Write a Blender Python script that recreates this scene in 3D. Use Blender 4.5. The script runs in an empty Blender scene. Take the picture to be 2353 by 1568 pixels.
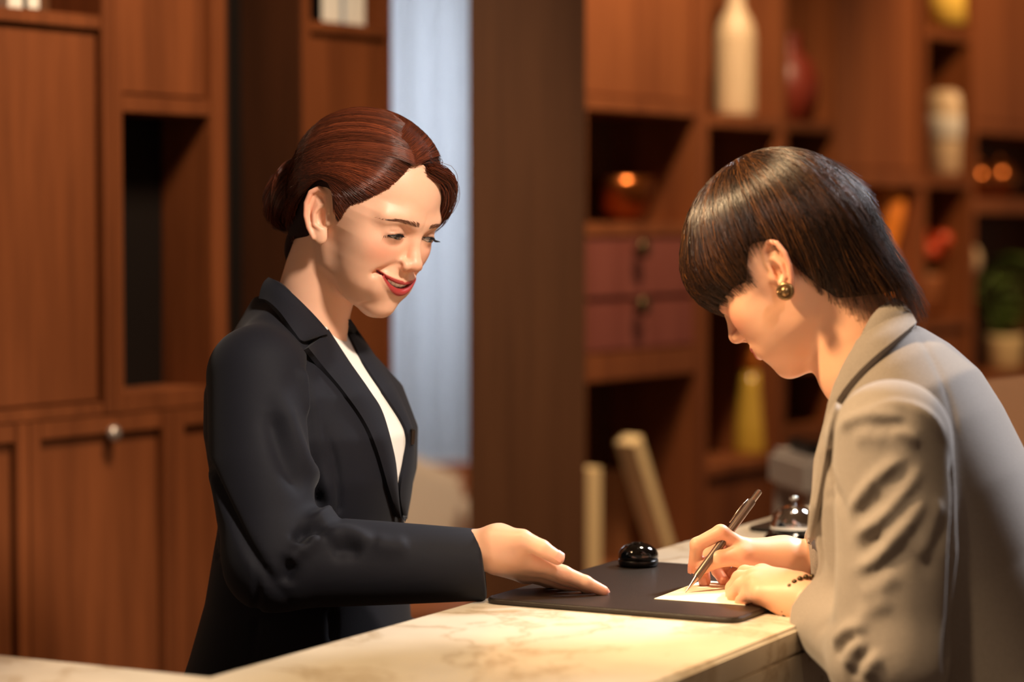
import bpy, bmesh, math, random
import numpy as np
from mathutils import Vector, Matrix

# ------------------------------------------------------------------ camera
F = 5621.0; CX = 1176.5; CY = 784.0; HZ = 510.0; CAM_H = 1.45
PITCH = math.atan((CY - HZ) / F)
CAM = np.array([0, 0, CAM_H])
A_RIGHT = np.array([1.0, 0, 0]); A_FWD = np.array([0, math.cos(PITCH), -math.sin(PITCH)]); A_UP = np.array([0, math.sin(PITCH), math.cos(PITCH)])
scene = bpy.context.scene
COL = scene.collection
cam_d = bpy.data.cameras.new('camera'); cam = bpy.data.objects.new('camera', cam_d); COL.objects.link(cam)
cam.location = CAM; cam.rotation_euler = (math.pi / 2 - PITCH, 0, 0)
cam_d.sensor_width = 36.0; cam_d.lens = 36.0 * F / 2353.0
cam_d.clip_start = 0.05; cam_d.clip_end = 60
cam_d.dof.use_dof = True; cam_d.dof.focus_distance = 2.77; cam_d.dof.aperture_fstop = 2.4
scene.camera = cam
# ------------------------------------------------------------------ world and light
w = bpy.data.worlds.new('world'); scene.world = w; w.use_nodes = True
bg = w.node_tree.nodes['Background']; bg.inputs[0].default_value = (1.0, 0.70, 0.48, 1); bg.inputs[1].default_value = 0.22
vs = scene.view_settings
vs.view_transform = 'Standard'; vs.look = 'None'; vs.gamma = 1.0; vs.use_curve_mapping = False; vs.exposure = 0.0
scene.cycles.use_denoising = True
scene.cycles.max_bounces = 8

def lamp(name, kind, loc, target, energy, color, size=0.2, angle=60, blend=0.6):
    d = bpy.data.lights.new(name, kind); d.energy = energy; d.color = color
    if kind == 'AREA': d.shape = 'DISK'; d.size = size
    if kind == 'SPOT': d.shadow_soft_size = size; d.spot_size = math.radians(angle); d.spot_blend = blend
    if kind == 'POINT': d.shadow_soft_size = size
    o = bpy.data.objects.new(name, d); COL.objects.link(o); o.location = loc
    o.rotation_euler = (Vector(target) - Vector(loc)).to_track_quat('-Z', 'Y').to_euler()
    return o
WARM = (1.0, 0.70, 0.42); WARMER = (1.0, 0.58, 0.28); COOL = (0.86, 0.92, 1.0); NEUT = (1.0, 0.86, 0.70)
lamp('ceiling_downlight_key', 'SPOT', (0.80, 1.35, 2.72), (-0.22, 2.85, 1.34), 275, (1.0, .85, .70), 0.14, 24, 0.7)
lamp('ceiling_downlight_counter', 'SPOT', (0.0, 1.85, 2.9), (0.0, 2.16, 1.03), 165, (1.0, .72, .42), 0.05, 34, 0.45)
lamp('ceiling_downlight_guest', 'SPOT', (-0.95, 2.20, 2.65), (0.36, 2.50, 1.20), 310, (1.0, .68, .36), 0.12, 26, 0.6)
lamp('window_daylight', 'SPOT', (1.6, 4.0, 2.7), (0.48, 2.6, 1.22), 430, (.93, .94, 1.0), 0.25, 30, 0.7)
lamp('ceiling_downlight_staff', 'SPOT', (0.05, 3.25, 2.9), (-0.62, 4.1, 1.25), 230, (1.0, .74, .50), 0.2, 80, 0.9)
lamp('far_counter_fill_spot', 'SPOT', (0.50, 3.35, 2.9), (0.55, 3.25, 1.03), 170, (1.0, .80, .58), 0.1, 50, 0.8)  # added, unseen spot that brightens the far counter
lamp('ceiling_downlight_shelf', 'SPOT', (0.65, 4.7, 2.9), (0.48, 5.4, 1.5), 190, (1.0, .70, .40), 0.12, 80, 0.8)
lamp('ceiling_downlight_shelf_far', 'SPOT', (1.75, 5.7, 2.9), (1.55, 6.7, 1.7), 150, (1.0, .64, .32), 0.12, 75, 0.8)

# ------------------------------------------------------------------ pixel helpers
def ray(x, y):
    x = np.asarray(x, float); y = np.asarray(y, float)
    d = ((x - CX) / F)[..., None] * A_RIGHT + ((CY - y) / F)[..., None] * A_UP + A_FWD
    return d
def px3(x, y, Y):
    """world point seen at pixel x,y lying at world depth Y"""
    d = ray(x, y); return CAM + d * (np.asarray(Y, float) / d[..., 1])[..., None]
def pxz(x, y, z):
    d = ray(x, y); return CAM + d * ((z - CAM_H) / d[..., 2])[..., None]
def proj(P):
    d = np.asarray(P) - CAM; z = d @ A_FWD
    return np.stack([CX + F * (d @ A_RIGHT) / z, CY - F * (d @ A_UP) / z], -1)

# ------------------------------------------------------------------ materials
MATS = {}
def new_mat(name):
    m = bpy.data.materials.new(name); m.use_nodes = True
    nt = m.node_tree; b = nt.nodes['Principled BSDF']; MATS[name] = m
    return m, nt, b
def srgb(r, g, b):
    f = lambda c: c / 12.92 if c <= 0.04045 else ((c + 0.055) / 1.055) ** 2.4
    return (f(r / 255), f(g / 255), f(b / 255), 1)
def plain(name, col, rough=0.5, metal=0.0, spec=0.5, trans=0.0, sheen=0.0, coat=0.0, bump=0.0, bscale=200, emit=0.0):
    m, nt, b = new_mat(name)
    b.inputs['Base Color'].default_value = col; b.inputs['Roughness'].default_value = rough
    b.inputs['Metallic'].default_value = metal; b.inputs['Specular IOR Level'].default_value = spec
    b.inputs['Transmission Weight'].default_value = trans; b.inputs['Sheen Weight'].default_value = sheen
    b.inputs['Coat Weight'].default_value = coat
    if emit:
        b.inputs['Emission Color'].default_value = col; b.inputs['Emission Strength'].default_value = emit
    if bump:
        n = nt.nodes.new('ShaderNodeTexNoise'); n.inputs['Scale'].default_value = bscale; n.inputs['Detail'].default_value = 4
        tc = nt.nodes.new('ShaderNodeTexCoord'); nt.links.new(tc.outputs['Object'], n.inputs['Vector'])
        bp = nt.nodes.new('ShaderNodeBump'); bp.inputs['Strength'].default_value = bump; bp.inputs['Distance'].default_value = 0.001
        nt.links.new(n.outputs['Fac'], bp.inputs['Height']); nt.links.new(bp.outputs['Normal'], b.inputs['Normal'])
    return m
def wood(name, c1, c2, rough=0.55, seed=0.0, stretch=0.05, scale=55.0):
    m, nt, b = new_mat(name); N = nt.nodes.new; L = nt.links.new
    tc = N('ShaderNodeTexCoord'); mp = N('ShaderNodeMapping'); mp.inputs['Scale'].default_value = (1, 1, stretch); mp.inputs['Location'].default_value = (seed, seed * 1.7, seed * .3)
    L(tc.outputs['Object'], mp.inputs['Vector'])
    n1 = N('ShaderNodeTexNoise'); n1.inputs['Scale'].default_value = scale; n1.inputs['Detail'].default_value = 6; n1.inputs['Roughness'].default_value = .65
    n2 = N('ShaderNodeTexNoise'); n2.inputs['Scale'].default_value = scale * .22; n2.inputs['Detail'].default_value = 3
    L(mp.outputs[0], n1.inputs['Vector']); L(mp.outputs[0], n2.inputs['Vector'])
    mx = N('ShaderNodeMath'); mx.operation = 'ADD'; L(n1.outputs['Fac'], mx.inputs[0]); L(n2.outputs['Fac'], mx.inputs[1])
    cr = N('ShaderNodeValToRGB'); cr.color_ramp.elements[0].position = .36; cr.color_ramp.elements[1].position = .64
    cr.color_ramp.elements[0].color = c1; cr.color_ramp.elements[1].color = c2
    hf = N('ShaderNodeMath'); hf.operation = 'MULTIPLY'; hf.inputs[1].default_value = .5; L(mx.outputs[0], hf.inputs[0])
    L(hf.outputs[0], cr.inputs['Fac']); L(cr.outputs['Color'], b.inputs['Base Color'])
    b.inputs['Roughness'].default_value = rough; b.inputs['Specular IOR Level'].default_value = .25
    bp = N('ShaderNodeBump'); bp.inputs['Strength'].default_value = .15; bp.inputs['Distance'].default_value = .001
    L(n1.outputs['Fac'], bp.inputs['Height']); L(bp.outputs['Normal'], b.inputs['Normal'])
    return m
wood('walnut', srgb(90, 47, 22), srgb(124, 69, 36))
wood('walnut_red', srgb(104, 56, 32), srgb(140, 82, 48), seed=3)
wood('walnut_plum', srgb(112, 58, 52), srgb(140, 80, 72), seed=5)
wood('walnut_dark', srgb(78, 48, 28), srgb(96, 62, 38), seed=7)
wood('walnut_shadow', srgb(52, 28, 14), srgb(70, 38, 20), seed=9)  # walnut darkened so the recess's shade sits in its colour
plain('shade_plinth_black', srgb(15, 8, 5), .7, spec=.2)  # niche shadow painted into the back panels; also the black of the plinth
plain('black_gloss', srgb(8, 8, 8), .08, spec=.6, coat=.6)
plain('black_plastic', srgb(14, 13, 13), .3)
plain('pad_leather', srgb(38, 28, 20), .40, bump=.35, bscale=900)
plain('paper', srgb(246, 234, 208), .8)
plain('chrome', (0.85, .85, .86, 1), .08, metal=1)
plain('pen_metal', srgb(190, 172, 156), .25, metal=1)
plain('pen_barrel', srgb(128, 110, 98), .32, metal=.8)
plain('brass_dark', srgb(86, 70, 48), .35, metal=.8)
plain('earring_metal', srgb(150, 120, 84), .28, metal=.85)
plain('knob_grey', srgb(180, 170, 160), .3, metal=.7)
plain('cream', srgb(222, 196, 150), .7)
plain('white_ceramic', srgb(206, 180, 150), .4)
plain('dark_red', srgb(120, 42, 26), .45)
plain('bronze', srgb(150, 84, 40), .25, metal=.9)
plain('orange_glass', srgb(232, 136, 52), .2)
plain('green_glass', srgb(196, 160, 66), .2)
plain('red_glaze', srgb(196, 70, 34), .4)
plain('leaf_green', srgb(70, 92, 30), .6)
plain('grey_white', srgb(206, 200, 194), .45)
plain('leather_brown', srgb(160, 96, 58), .5)
plain('fabric_cream', srgb(226, 206, 184), .9)
plain('screen_back', srgb(176, 132, 100), .35, metal=.3)
plain('book_cream', srgb(244, 216, 168), .75)
plain('book_brown', srgb(134, 84, 46), .75)
plain('book_blue', srgb(150, 168, 186), .7)
plain('book_white', srgb(224, 220, 210), .7)
plain('tile_floor', srgb(120, 92, 70), .35)
plain('plaster', srgb(214, 196, 172), .9)
plain('yellow_shade', srgb(236, 200, 90), .6)
def marble(name, base, vein, rough):
    m, nt, b = new_mat(name); N = nt.nodes.new; L = nt.links.new
    tc = N('ShaderNodeTexCoord'); n0 = N('ShaderNodeTexNoise'); n0.inputs['Scale'].default_value = 3.2; n0.inputs['Detail'].default_value = 6
    L(tc.outputs['Object'], n0.inputs['Vector'])
    va = N('ShaderNodeVectorMath'); va.operation = 'MULTIPLY_ADD'; va.inputs[1].default_value = (.55, .55, .55); L(n0.outputs['Color'], va.inputs[0]); L(tc.outputs['Object'], va.inputs[2])
    wv = N('ShaderNodeTexNoise'); wv.inputs['Scale'].default_value = 5.5; wv.inputs['Detail'].default_value = 8; wv.inputs['Roughness'].default_value = .6
    L(va.outputs[0], wv.inputs['Vector'])
    ab = N('ShaderNodeMath'); ab.operation = 'SUBTRACT'; ab.inputs[1].default_value = .5; L(wv.outputs['Fac'], ab.inputs[0])
    a2 = N('ShaderNodeMath'); a2.operation = 'ABSOLUTE'; L(ab.outputs[0], a2.inputs[0])
    cr = N('ShaderNodeValToRGB'); cr.color_ramp.elements[0].position = 0; cr.color_ramp.elements[0].color = vein
    cr.color_ramp.elements[1].position = .035; cr.color_ramp.elements[1].color = base
    L(a2.outputs[0], cr.inputs['Fac'])
    n3 = N('ShaderNodeTexNoise'); n3.inputs['Scale'].default_value = 9; n3.inputs['Detail'].default_value = 5; L(tc.outputs['Object'], n3.inputs['Vector'])
    mr = N('ShaderNodeMapRange'); mr.inputs[1].default_value = .35; mr.inputs[2].default_value = .75; mr.inputs[3].default_value = 1; mr.inputs[4].default_value = .80; L(n3.outputs['Fac'], mr.inputs[0])
    mm = N('ShaderNodeMix'); mm.data_type = 'RGBA'; mm.blend_type = 'MULTIPLY'; mm.inputs[0].default_value = 1
    L(cr.outputs['Color'], mm.inputs[6]); L(mr.outputs[0], mm.inputs[7]); L(mm.outputs[2], b.inputs['Base Color'])
    b.inputs['Roughness'].default_value = rough
marble('marble', srgb(236, 224, 204), srgb(206, 188, 162), .28)
def cloth(name, col, col2, scale=700, rough=.85, sheen=.25, bump=.25):
    m, nt, b = new_mat(name); N = nt.nodes.new; L = nt.links.new
    tc = N('ShaderNodeTexCoord'); n = N('ShaderNodeTexNoise'); n.inputs['Scale'].default_value = scale; n.inputs['Detail'].default_value = 3
    L(tc.outputs['Object'], n.inputs['Vector'])
    mx = N('ShaderNodeMix'); mx.data_type = 'RGBA'; mx.inputs[6].default_value = col; mx.inputs[7].default_value = col2
    L(n.outputs['Fac'], mx.inputs[0]); L(mx.outputs[2], b.inputs['Base Color'])
    b.inputs['Roughness'].default_value = rough; b.inputs['Sheen Weight'].default_value = sheen; b.inputs['Sheen Roughness'].default_value = .5
    b.inputs['Specular IOR Level'].default_value = .25
    bp = N('ShaderNodeBump'); bp.inputs['Strength'].default_value = bump; bp.inputs['Distance'].default_value = .0006
    L(n.outputs['Fac'], bp.inputs['Height']); L(bp.outputs['Normal'], b.inputs['Normal'])
    return m
cloth('navy_suit', srgb(16, 17, 26), srgb(22, 23, 33), 900, .75, .05, .15)
cloth('grey_suit', srgb(126, 117, 110), srgb(156, 145, 136), 500, .9, .2, .4)
cloth('white_shirt', srgb(244, 238, 226), srgb(250, 246, 238), 500, .8, .1, .1)
cloth('black_trousers', srgb(24, 23, 26), srgb(30, 29, 33), 600, .9, .1, .2)
def vcol_mat(name, rough, sss, spec=.5, bump=.06):
    m, nt, b = new_mat(name); N = nt.nodes.new; L = nt.links.new
    a = N('ShaderNodeVertexColor'); a.layer_name = 'Col'; L(a.outputs['Color'], b.inputs['Base Color'])
    b.inputs['Roughness'].default_value = rough; b.inputs['Specular IOR Level'].default_value = spec
    if sss:
        b.inputs['Subsurface Weight'].default_value = sss; b.inputs['Subsurface Radius'].default_value = (.012, .005, .003); b.inputs['Subsurface Scale'].default_value = .35
    if bump:
        n = N('ShaderNodeTexNoise'); n.inputs['Scale'].default_value = 900; n.inputs['Detail'].default_value = 3
        tc = N('ShaderNodeTexCoord'); L(tc.outputs['Object'], n.inputs['Vector'])
        bp = N('ShaderNodeBump'); bp.inputs['Strength'].default_value = bump; bp.inputs['Distance'].default_value = .0006
        L(n.outputs['Fac'], bp.inputs['Height']); L(bp.outputs['Normal'], b.inputs['Normal'])
    return m
vcol_mat('skin', .46, .25, .45)
vcol_mat('hair', .32, 0, .6, 0)
vcol_mat('hair_base', .75, 0, .2, 0)
plain('eye_white', srgb(236, 228, 222), .15)
plain('iris_dark', srgb(28, 16, 12), .08, coat=.6)
plain('lash', srgb(16, 10, 9), .5)
plain('teeth', srgb(250, 244, 236), .2)
plain('nail', srgb(228, 160, 140), .4)

# ------------------------------------------------------------------ object helpers
def link(name, me, mat=None, parent=None):
    o = bpy.data.objects.new(name, me); COL.objects.link(o)
    if mat: me.materials.append(MATS[mat]) if len(me.materials) == 0 else None
    if parent: o.parent = parent
    return o
def empty(name, loc=(0, 0, 0), rz=0.0):
    o = bpy.data.objects.new(name, None); COL.objects.link(o); o.location = loc; o.rotation_euler = (0, 0, rz)
    o.empty_display_size = .05
    return o
def tag(o, label=None, cat=None, group=None, kind=None):
    if label: o['label'] = label
    if cat: o['category'] = cat
    if group: o['group'] = group
    if kind: o['kind'] = kind
    return o
def bm_mesh(name, bm, smooth=False):
    me = bpy.data.meshes.new(name); bm.to_mesh(me); bm.free()
    if smooth:
        me.polygons.foreach_set('use_smooth', [True] * len(me.polygons))
    return me
def box(name, lo, hi, mat, parent=None, bevel=.002):
    bm = bmesh.new(); bmesh.ops.create_cube(bm, size=1)
    for v in bm.verts:
        v.co = [lo[i] + (v.co[i] + .5) * (hi[i] - lo[i]) for i in range(3)]
    if bevel: bmesh.ops.bevel(bm, geom=bm.edges[:], offset=bevel, segments=2, affect='EDGES', clamp_overlap=True)
    return link(name, bm_mesh(name, bm), mat, parent)
def pymesh(name, V, Fc, mat=None, parent=None, smooth=True):
    me = bpy.data.meshes.new(name); me.from_pydata([tuple(v) for v in V], [], [tuple(f) for f in Fc]); me.update()
    if smooth: me.polygons.foreach_set('use_smooth', [True] * len(me.polygons))
    return link(name, me, mat, parent)
def lathe(name, prof, mat, parent=None, seg=32, loc=(0, 0, 0)):
    V = []; Fc = []; n = len(prof)
    for r, z in prof:
        for k in range(seg):
            a = 2 * math.pi * k / seg; V.append((loc[0] + r * math.cos(a), loc[1] + r * math.sin(a), loc[2] + z))
    for i in range(n - 1):
        for k in range(seg):
            k2 = (k + 1) % seg; Fc.append((i * seg + k, i * seg + k2, (i + 1) * seg + k2, (i + 1) * seg + k))
    Fc.append(tuple(range(seg))[::-1]); Fc.append(tuple((n - 1) * seg + k for k in range(seg)))
    return pymesh(name, V, Fc, mat, parent)
def tube_arrays(paths, radii, seg=6):
    """paths: list of (n,3) arrays; radii list of (n,) -> V,F arrays of closed tubes"""
    V = []; Fq = []; base = 0
    for P, r in zip(paths, radii):
        P = np.asarray(P, float); n = len(P); r = np.broadcast_to(np.asarray(r, float), (n,))
        T = np.gradient(P, axis=0); T /= np.linalg.norm(T, axis=1)[:, None] + 1e-12
        ref = np.array([0, 0, 1.0]) if abs(T[0, 2]) < .9 else np.array([1.0, 0, 0])
        A = np.cross(T, ref); A /= np.linalg.norm(A, axis=1)[:, None] + 1e-12; B = np.cross(T, A)
        an = np.arange(seg) * 2 * np.pi / seg
        ring = P[:, None] + r[:, None, None] * (np.cos(an)[None, :, None] * A[:, None] + np.sin(an)[None, :, None] * B[:, None])
        V.append(ring.reshape(-1, 3))
        for i in range(n - 1):
            for k in range(seg):
                k2 = (k + 1) % seg; Fq.append((base + i * seg + k, base + i * seg + k2, base + (i + 1) * seg + k2, base + (i + 1) * seg + k))
        Fq.append(tuple(base + k for k in range(seg))[::-1]); Fq.append(tuple(base + (n - 1) * seg + k for k in range(seg)))
        base += n * seg
    return np.concatenate(V), Fq
def tube(name, path, radius, mat, parent=None, seg=10):
    V, Fq = tube_arrays([path], [radius], seg); return pymesh(name, V, Fq, mat, parent)
# ------------------------------------------------------------------ the room
WTH = math.radians(55); WU = np.array([math.cos(WTH), math.sin(WTH), 0]); WN = np.array([-math.sin(WTH), math.cos(WTH), 0])   # along wall, into wall
W0 = np.array([(250 - CX) / F * 4.0, 4.0, 0])
def wall_px(x, y, off=0.0):
    """pixel -> (s, z) on the shelving plane moved `off` metres into the wall"""
    d = ray(x, y); p0 = W0 + WN * off
    t = ((p0 - CAM) @ WN) / (d @ WN); P = CAM + d * t
    return float((P - W0) @ WU), float(P[2])
S = lambda x, y=HZ: wall_px(x, y)[0]
Z = lambda x, y: wall_px(x, y)[1]
def wall_empty(name, s):
    p = W0 + WU * s; return empty(name, (p[0], p[1], 0), WTH)
tag(box('floor', (-4, -1, -.05), (12, 14, 0), 'tile_floor', bevel=0), kind='structure')
tag(box('ceiling', (-4, -1, 3.0), (12, 14, 3.05), 'plaster', bevel=0), kind='structure')

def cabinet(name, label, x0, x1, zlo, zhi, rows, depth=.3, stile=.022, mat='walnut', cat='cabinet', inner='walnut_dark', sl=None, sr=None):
    """modular wooden unit; rows: (z0, z1, kind, opts) front fields from x0..x1 (pixels on the wall plane)"""
    s0, s1 = S(x0), S(x1); W = s1 - s0
    t = wall_empty(name, s0); tag(t, label, cat)
    sl = stile if sl is None else sl; sr = stile if sr is None else sr
    box('upright', (0, 0, zlo), (sl, depth, zhi), mat, t); box('upright', (W - sr, 0, zlo), (W, depth, zhi), mat, t)
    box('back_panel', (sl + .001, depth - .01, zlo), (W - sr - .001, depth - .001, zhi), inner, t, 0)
    zs = sorted(rows, key=lambda r: r[0])
    edges = [zlo] + [None] * 0
    for i, r in enumerate(zs):
        z0, z1, kind = r[0], r[1], r[2]; op = r[3] if len(r) > 3 else {}
        below = zs[i - 1][1] if i else zlo
        if z0 - below > .004:
            box('shelf', (sl + .0005, .002, below), (W - sr - .0005, depth - .012, z0), op.get('smat', mat), t)
        if kind == 'door':
            g = .003
            d = box('door', (sl + g, .012, z0 + g), (W - sr - g, .032, z1 - g), op.get('mat', mat), t)
            if 'knob' in op:
                kx, kz = op['knob']
                lathe('knob', [(.006, 0), (.006, .01), (.013, .014), (.014, .02), (.009, .026), (.001, .027)], 'knob_grey', d, 16).matrix_local = Matrix.Translation((kx - s0, .012, kz)) @ Matrix.Rotation(math.pi / 2, 4, 'X')
        if kind == 'drawer':
            g = .004
            d = box('drawer', (sl + g, .006, z0 + g), (W - sr - g, .2, z1 - g), op.get('mat', mat), t)
            kx, kz = op['knob']
            lathe('knob', [(.008, 0), (.008, .012), (.02, .018), (.021, .026), (.012, .032), (.001, .033)], 'brass_dark', d, 16).matrix_local = Matrix.Translation((kx - s0, .006, kz)) @ Matrix.Rotation(math.pi / 2, 4, 'X')
    top = zs[-1][1]
    if zhi - top > .004: box('shelf', (sl + .0005, .002, top), (W - sr - .0005, depth - .012, zhi), mat, t)
    return t
ZT = 2.45
zb = Z(255, 955)          # top of base cabinets
# left run
cabinet('tall_cabinet', 'tall walnut cabinet with one plain door, left of the open niche', -260, 262, zb + .001, ZT,
        [(zb + .022, Z(250, 70), 'door'), (Z(250, 38), ZT - .02, 'open')], .13, .024)
cabinet('tall_cabinet', 'walnut unit with dark empty niche under a closed panel', 262.6, 522, zb + .001, ZT,
        [(Z(285, 905), Z(285, 258), 'open'), (Z(270, 216), ZT - .02, 'door')], .125, .022, inner='shade_plinth_black', sr=.04)
cabinet('tall_cabinet', 'tall narrow recess with shade painted into its wood behind the receptionist', 522.6, 697, zb + .001, ZT, [(zb + .022, ZT - .02, 'open')], .15, .006, inner='shade_plinth_black', mat='walnut_shadow')
cabinet('tall_cabinet', 'walnut bookcase column with books on top, beside the pale curtain', 697.6, 902, zb + .001, ZT,
        [(zb + .022, Z(710, 72), 'door'), (Z(720, 46), ZT - .02, 'open')], .3, .022, sr=.012)
for x0, x1, lab, kb in ((-250, 62, 'low walnut base cabinet at the left edge', None), (62.6, 397, 'low walnut base cabinet with small round metal lock', (S(252), Z(252, 997))),
                        (397.6, 660, 'low walnut base cabinet half hidden behind the dark jacket', None), (660.6, 902, 'low walnut base cabinet behind the dark sleeve', None)):
    cabinet('base_cabinet', lab, x0, x1, .0, zb, [(.1, zb - .03, 'door', {'knob': kb} if kb else {})], .34, .026)
# pillar
s0, s1 = S(1079), S(1345)
def pillar(x0, x1, Yd):
    a = px3(x0, HZ, Yd); b = px3(x1, HZ, Yd)
    return a, b
pa = px3(1078, HZ, 4.55); pb = px3(1345, HZ, 4.55)
o = empty('wood_pillar', (pa[0], pa[1], 0), math.atan2(pb[1] - pa[1], pb[0] - pa[0])); wl = float(np.linalg.norm(pb - pa))
tag(o, 'smooth dark walnut pillar standing between curtain and shelves', 'pillar')
box('panel', (0, 0, 0.06), (wl, .22, 2.95), 'walnut_dark', o, .003); box('plinth', (-.004, -.006, 0), (wl + .004, .226, .058), 'shade_plinth_black', o)
# right run
zr = lambda x, y: Z(x, y)
D = .24
cabinet('wall_shelf', 'shelving unit with two plum drawers and a bronze bowl', 1330, 1617, .0, ZT, [
    (.06, zr(1360, 1350), 'door'), (zr(1360, 1325), zr(1360, 880), 'open'), (zr(1360, 815), zr(1360, 692), 'drawer', {'mat': 'walnut_plum', 'knob': (S(1465), zr(1465, 703))}),
    (zr(1360, 690), zr(1360, 543), 'drawer', {'mat': 'walnut_plum', 'knob': (S(1465), zr(1465, 572))}),
    (zr(1360, 511), zr(1360, 252), 'open'), (zr(1350, 218), ZT - .02, 'door')], D, .03, mat='walnut_red', cat='shelf')
cabinet('wall_shelf', 'narrow shelf column holding the tall white bottle', 1617.6, 1800, .0, ZT, [
    (.06, zr(1620, 1100), 'door'), (zr(1620, 1075), zr(1620, 690), 'open'), (zr(1620, 660), zr(1640, 290), 'open'), (zr(1640, 260), ZT - .02, 'open')], D, .02, mat='walnut_red', cat='shelf')
cabinet('wall_shelf', 'dark open shelf column with red vase behind the guest', 1800.6, 1925, .0, ZT, [
    (.06, zr(1810, 1120), 'door'), (zr(1810, 985), zr(1810, 860), 'open'), (zr(1810, 830), zr(1810, 300), 'open'), (zr(1810, 275), ZT - .02, 'open')], D, .018, mat='walnut', cat='shelf')
cabinet('wall_shelf', 'shelf unit with reddish door above an orange vase', 1925.6, 2122, .0, ZT, [
    (.06, zr(1940, 760), 'door'), (zr(1940, 735), zr(1940, 425), 'open'), (zr(1940, 388), ZT - .02, 'door')], D, .018, mat='walnut_red', cat='shelf')
cabinet('wall_shelf', 'narrow shelf column with white vase near the right edge', 2122.6, 2234, .0, ZT, [
    (.06, zr(2130, 760), 'door'), (zr(2130, 735), zr(2130, 430), 'open'), (zr(2130, 400), zr(2130, 85), 'open'), (zr(2130, 55), ZT - .02, 'open')], D, .018, mat='walnut', cat='shelf')
cabinet('wall_shelf', 'shelf unit with plant and glass floats at the right edge', 2234.6, 2560, .0, ZT, [
    (.06, zr(2240, 890), 'door'), (zr(2240, 870), zr(2240, 490), 'open'), (zr(2240, 455), zr(2240, 305), 'open'), (zr(2240, 280), ZT - .02, 'door')], D, .018, mat='walnut_red', cat='shelf')
# back wall and window behind the gap
def wall_box(name, s0, s1, y0, y1, z0, z1, mat):
    t = wall_empty(name, s0); box('panel', (0, y0, z0), (s1 - s0, y1, z1), mat, t, 0); return t
def wmesh(name, s0, s1, y0, y1, z0, z1, mat, kind='structure'):
    p = W0 + WU * s0; o = box(name, (0, y0, z0), (s1 - s0, y1, z1), mat, None, 0); o.location = (p[0], p[1], 0); o.rotation_euler = (0, 0, WTH); return tag(o, kind=kind)
wmesh('wall_left', S(-260), S(902), .36, .42, 0, 3.0, 'plaster')
wmesh('wall_right', S(1345) + .45, S(2700), .36, .42, 0, 3.0, 'plaster')
# window wall beyond the gap, square to the view
YW = 7.6
cL = px3(905, 500, YW)[0]; cR = px3(1090, 500, YW)[0]
zs_ = float(px3(990, 1062, YW)[2])
tag(box('wall_back', (cL - 1.2, YW + .12, 0), (cR + .6, YW + .2, zs_), 'plaster', None, 0), kind='structure')
wn = empty('window_1', (cL - .3, YW + .12, zs_)); tag(wn, 'tall window behind sheer curtain', kind='structure')
plain('pane_glass', (1, 1, 1, 1), .02, trans=1)
for k in range(3):
    box('mullion', (k * .5 - .02, 0, 0), (k * .5 + .02, .05, 1.9), 'grey_white', wn)
for k in range(2): box('pane', (k * .5 + .02, .02, .03), (k * .5 + .48, .026, 1.9), 'pane_glass', wn, 0)
box('window_sill', (-.1, -.12, -.04), (1.3, .06, 0), 'grey_white', wn)
m, nt, b = new_mat('sheer'); tr = nt.nodes.new('ShaderNodeBsdfTranslucent'); tr.inputs[0].default_value = srgb(214, 220, 228)
mx = nt.nodes.new('ShaderNodeMixShader'); mx.inputs[0].default_value = .6; b.inputs['Base Color'].default_value = srgb(222, 226, 232); b.inputs['Roughness'].default_value = .9
nt.links.new(b.outputs[0], mx.inputs[1]); nt.links.new(tr.outputs[0], mx.inputs[2]); nt.links.new(mx.outputs[0], nt.nodes['Material Output'].inputs[0])
xs = np.linspace(cL - .25, cR + .15, 160); V = []; Fc = []
for j, z in enumerate((zs_ + .01, 1.2, 1.8, 2.6)):
    for x in xs: V.append((x, YW - .03 + .035 * math.sin(x * 62) + .025 * math.sin(x * 27 + 1.3 + j * .1), z))
n = len(xs)
for j in range(3):
    for i in range(n - 1): Fc.append((j * n + i, j * n + i + 1, (j + 1) * n + i + 1, (j + 1) * n + i))
tag(pymesh('curtain', V, Fc, 'sheer'), 'pale sheer curtain hanging in gathered folds behind the receptionist', 'curtain')
lamp('window_sun_panel', 'AREA', ((cL + cR) / 2, YW + .6, 1.7), ((cL + cR) / 2, YW - 2, 1.4), 30, (0.88, .93, 1.0), 1.4)

lamp('armchair_fill_spot', 'SPOT', (-.3, 5.9, 2.9), (-.18, 6.5, .6), 130, (1.0, .78, .55), .1, 40, .7)  # fill spot added to lift the armchair, beyond what the window gives
# armchair seen below the curtain
ac = px3(1015, 1150, 6.6)
t = empty('armchair', (ac[0], 6.6, 0), math.radians(20)); tag(t, 'brown leather armchair below the pale curtain', 'armchair')
box('seat', (-.34, -.34, .2), (.34, .3, .44), 'leather_brown', t, .05)
box('backrest', (-.34, .26, .3), (.34, .42, .76), 'leather_brown', t, .06)
for sx in (-1, 1):
    box('armrest', (sx * .36 - .06, -.36, .12), (sx * .36 + .06, .4, .6), 'leather_brown', t, .04)
    for sy in (-1, 1): box('leg', (sx * .34 - .02, sy * .3 - .02, 0), (sx * .34 + .02, sy * .3 + .02, .125), 'walnut_dark', t)
cu = box('cushion', (-.2, -.06, -.17), (.2, .06, .17), 'fabric_cream', None, .055); cu.location = (ac[0] - .12, 6.62, .66); cu.rotation_euler = (math.radians(-22), math.radians(24), .3)
tag(cu, 'cream cushion leaning on the brown leather armchair', 'cushion')

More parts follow.
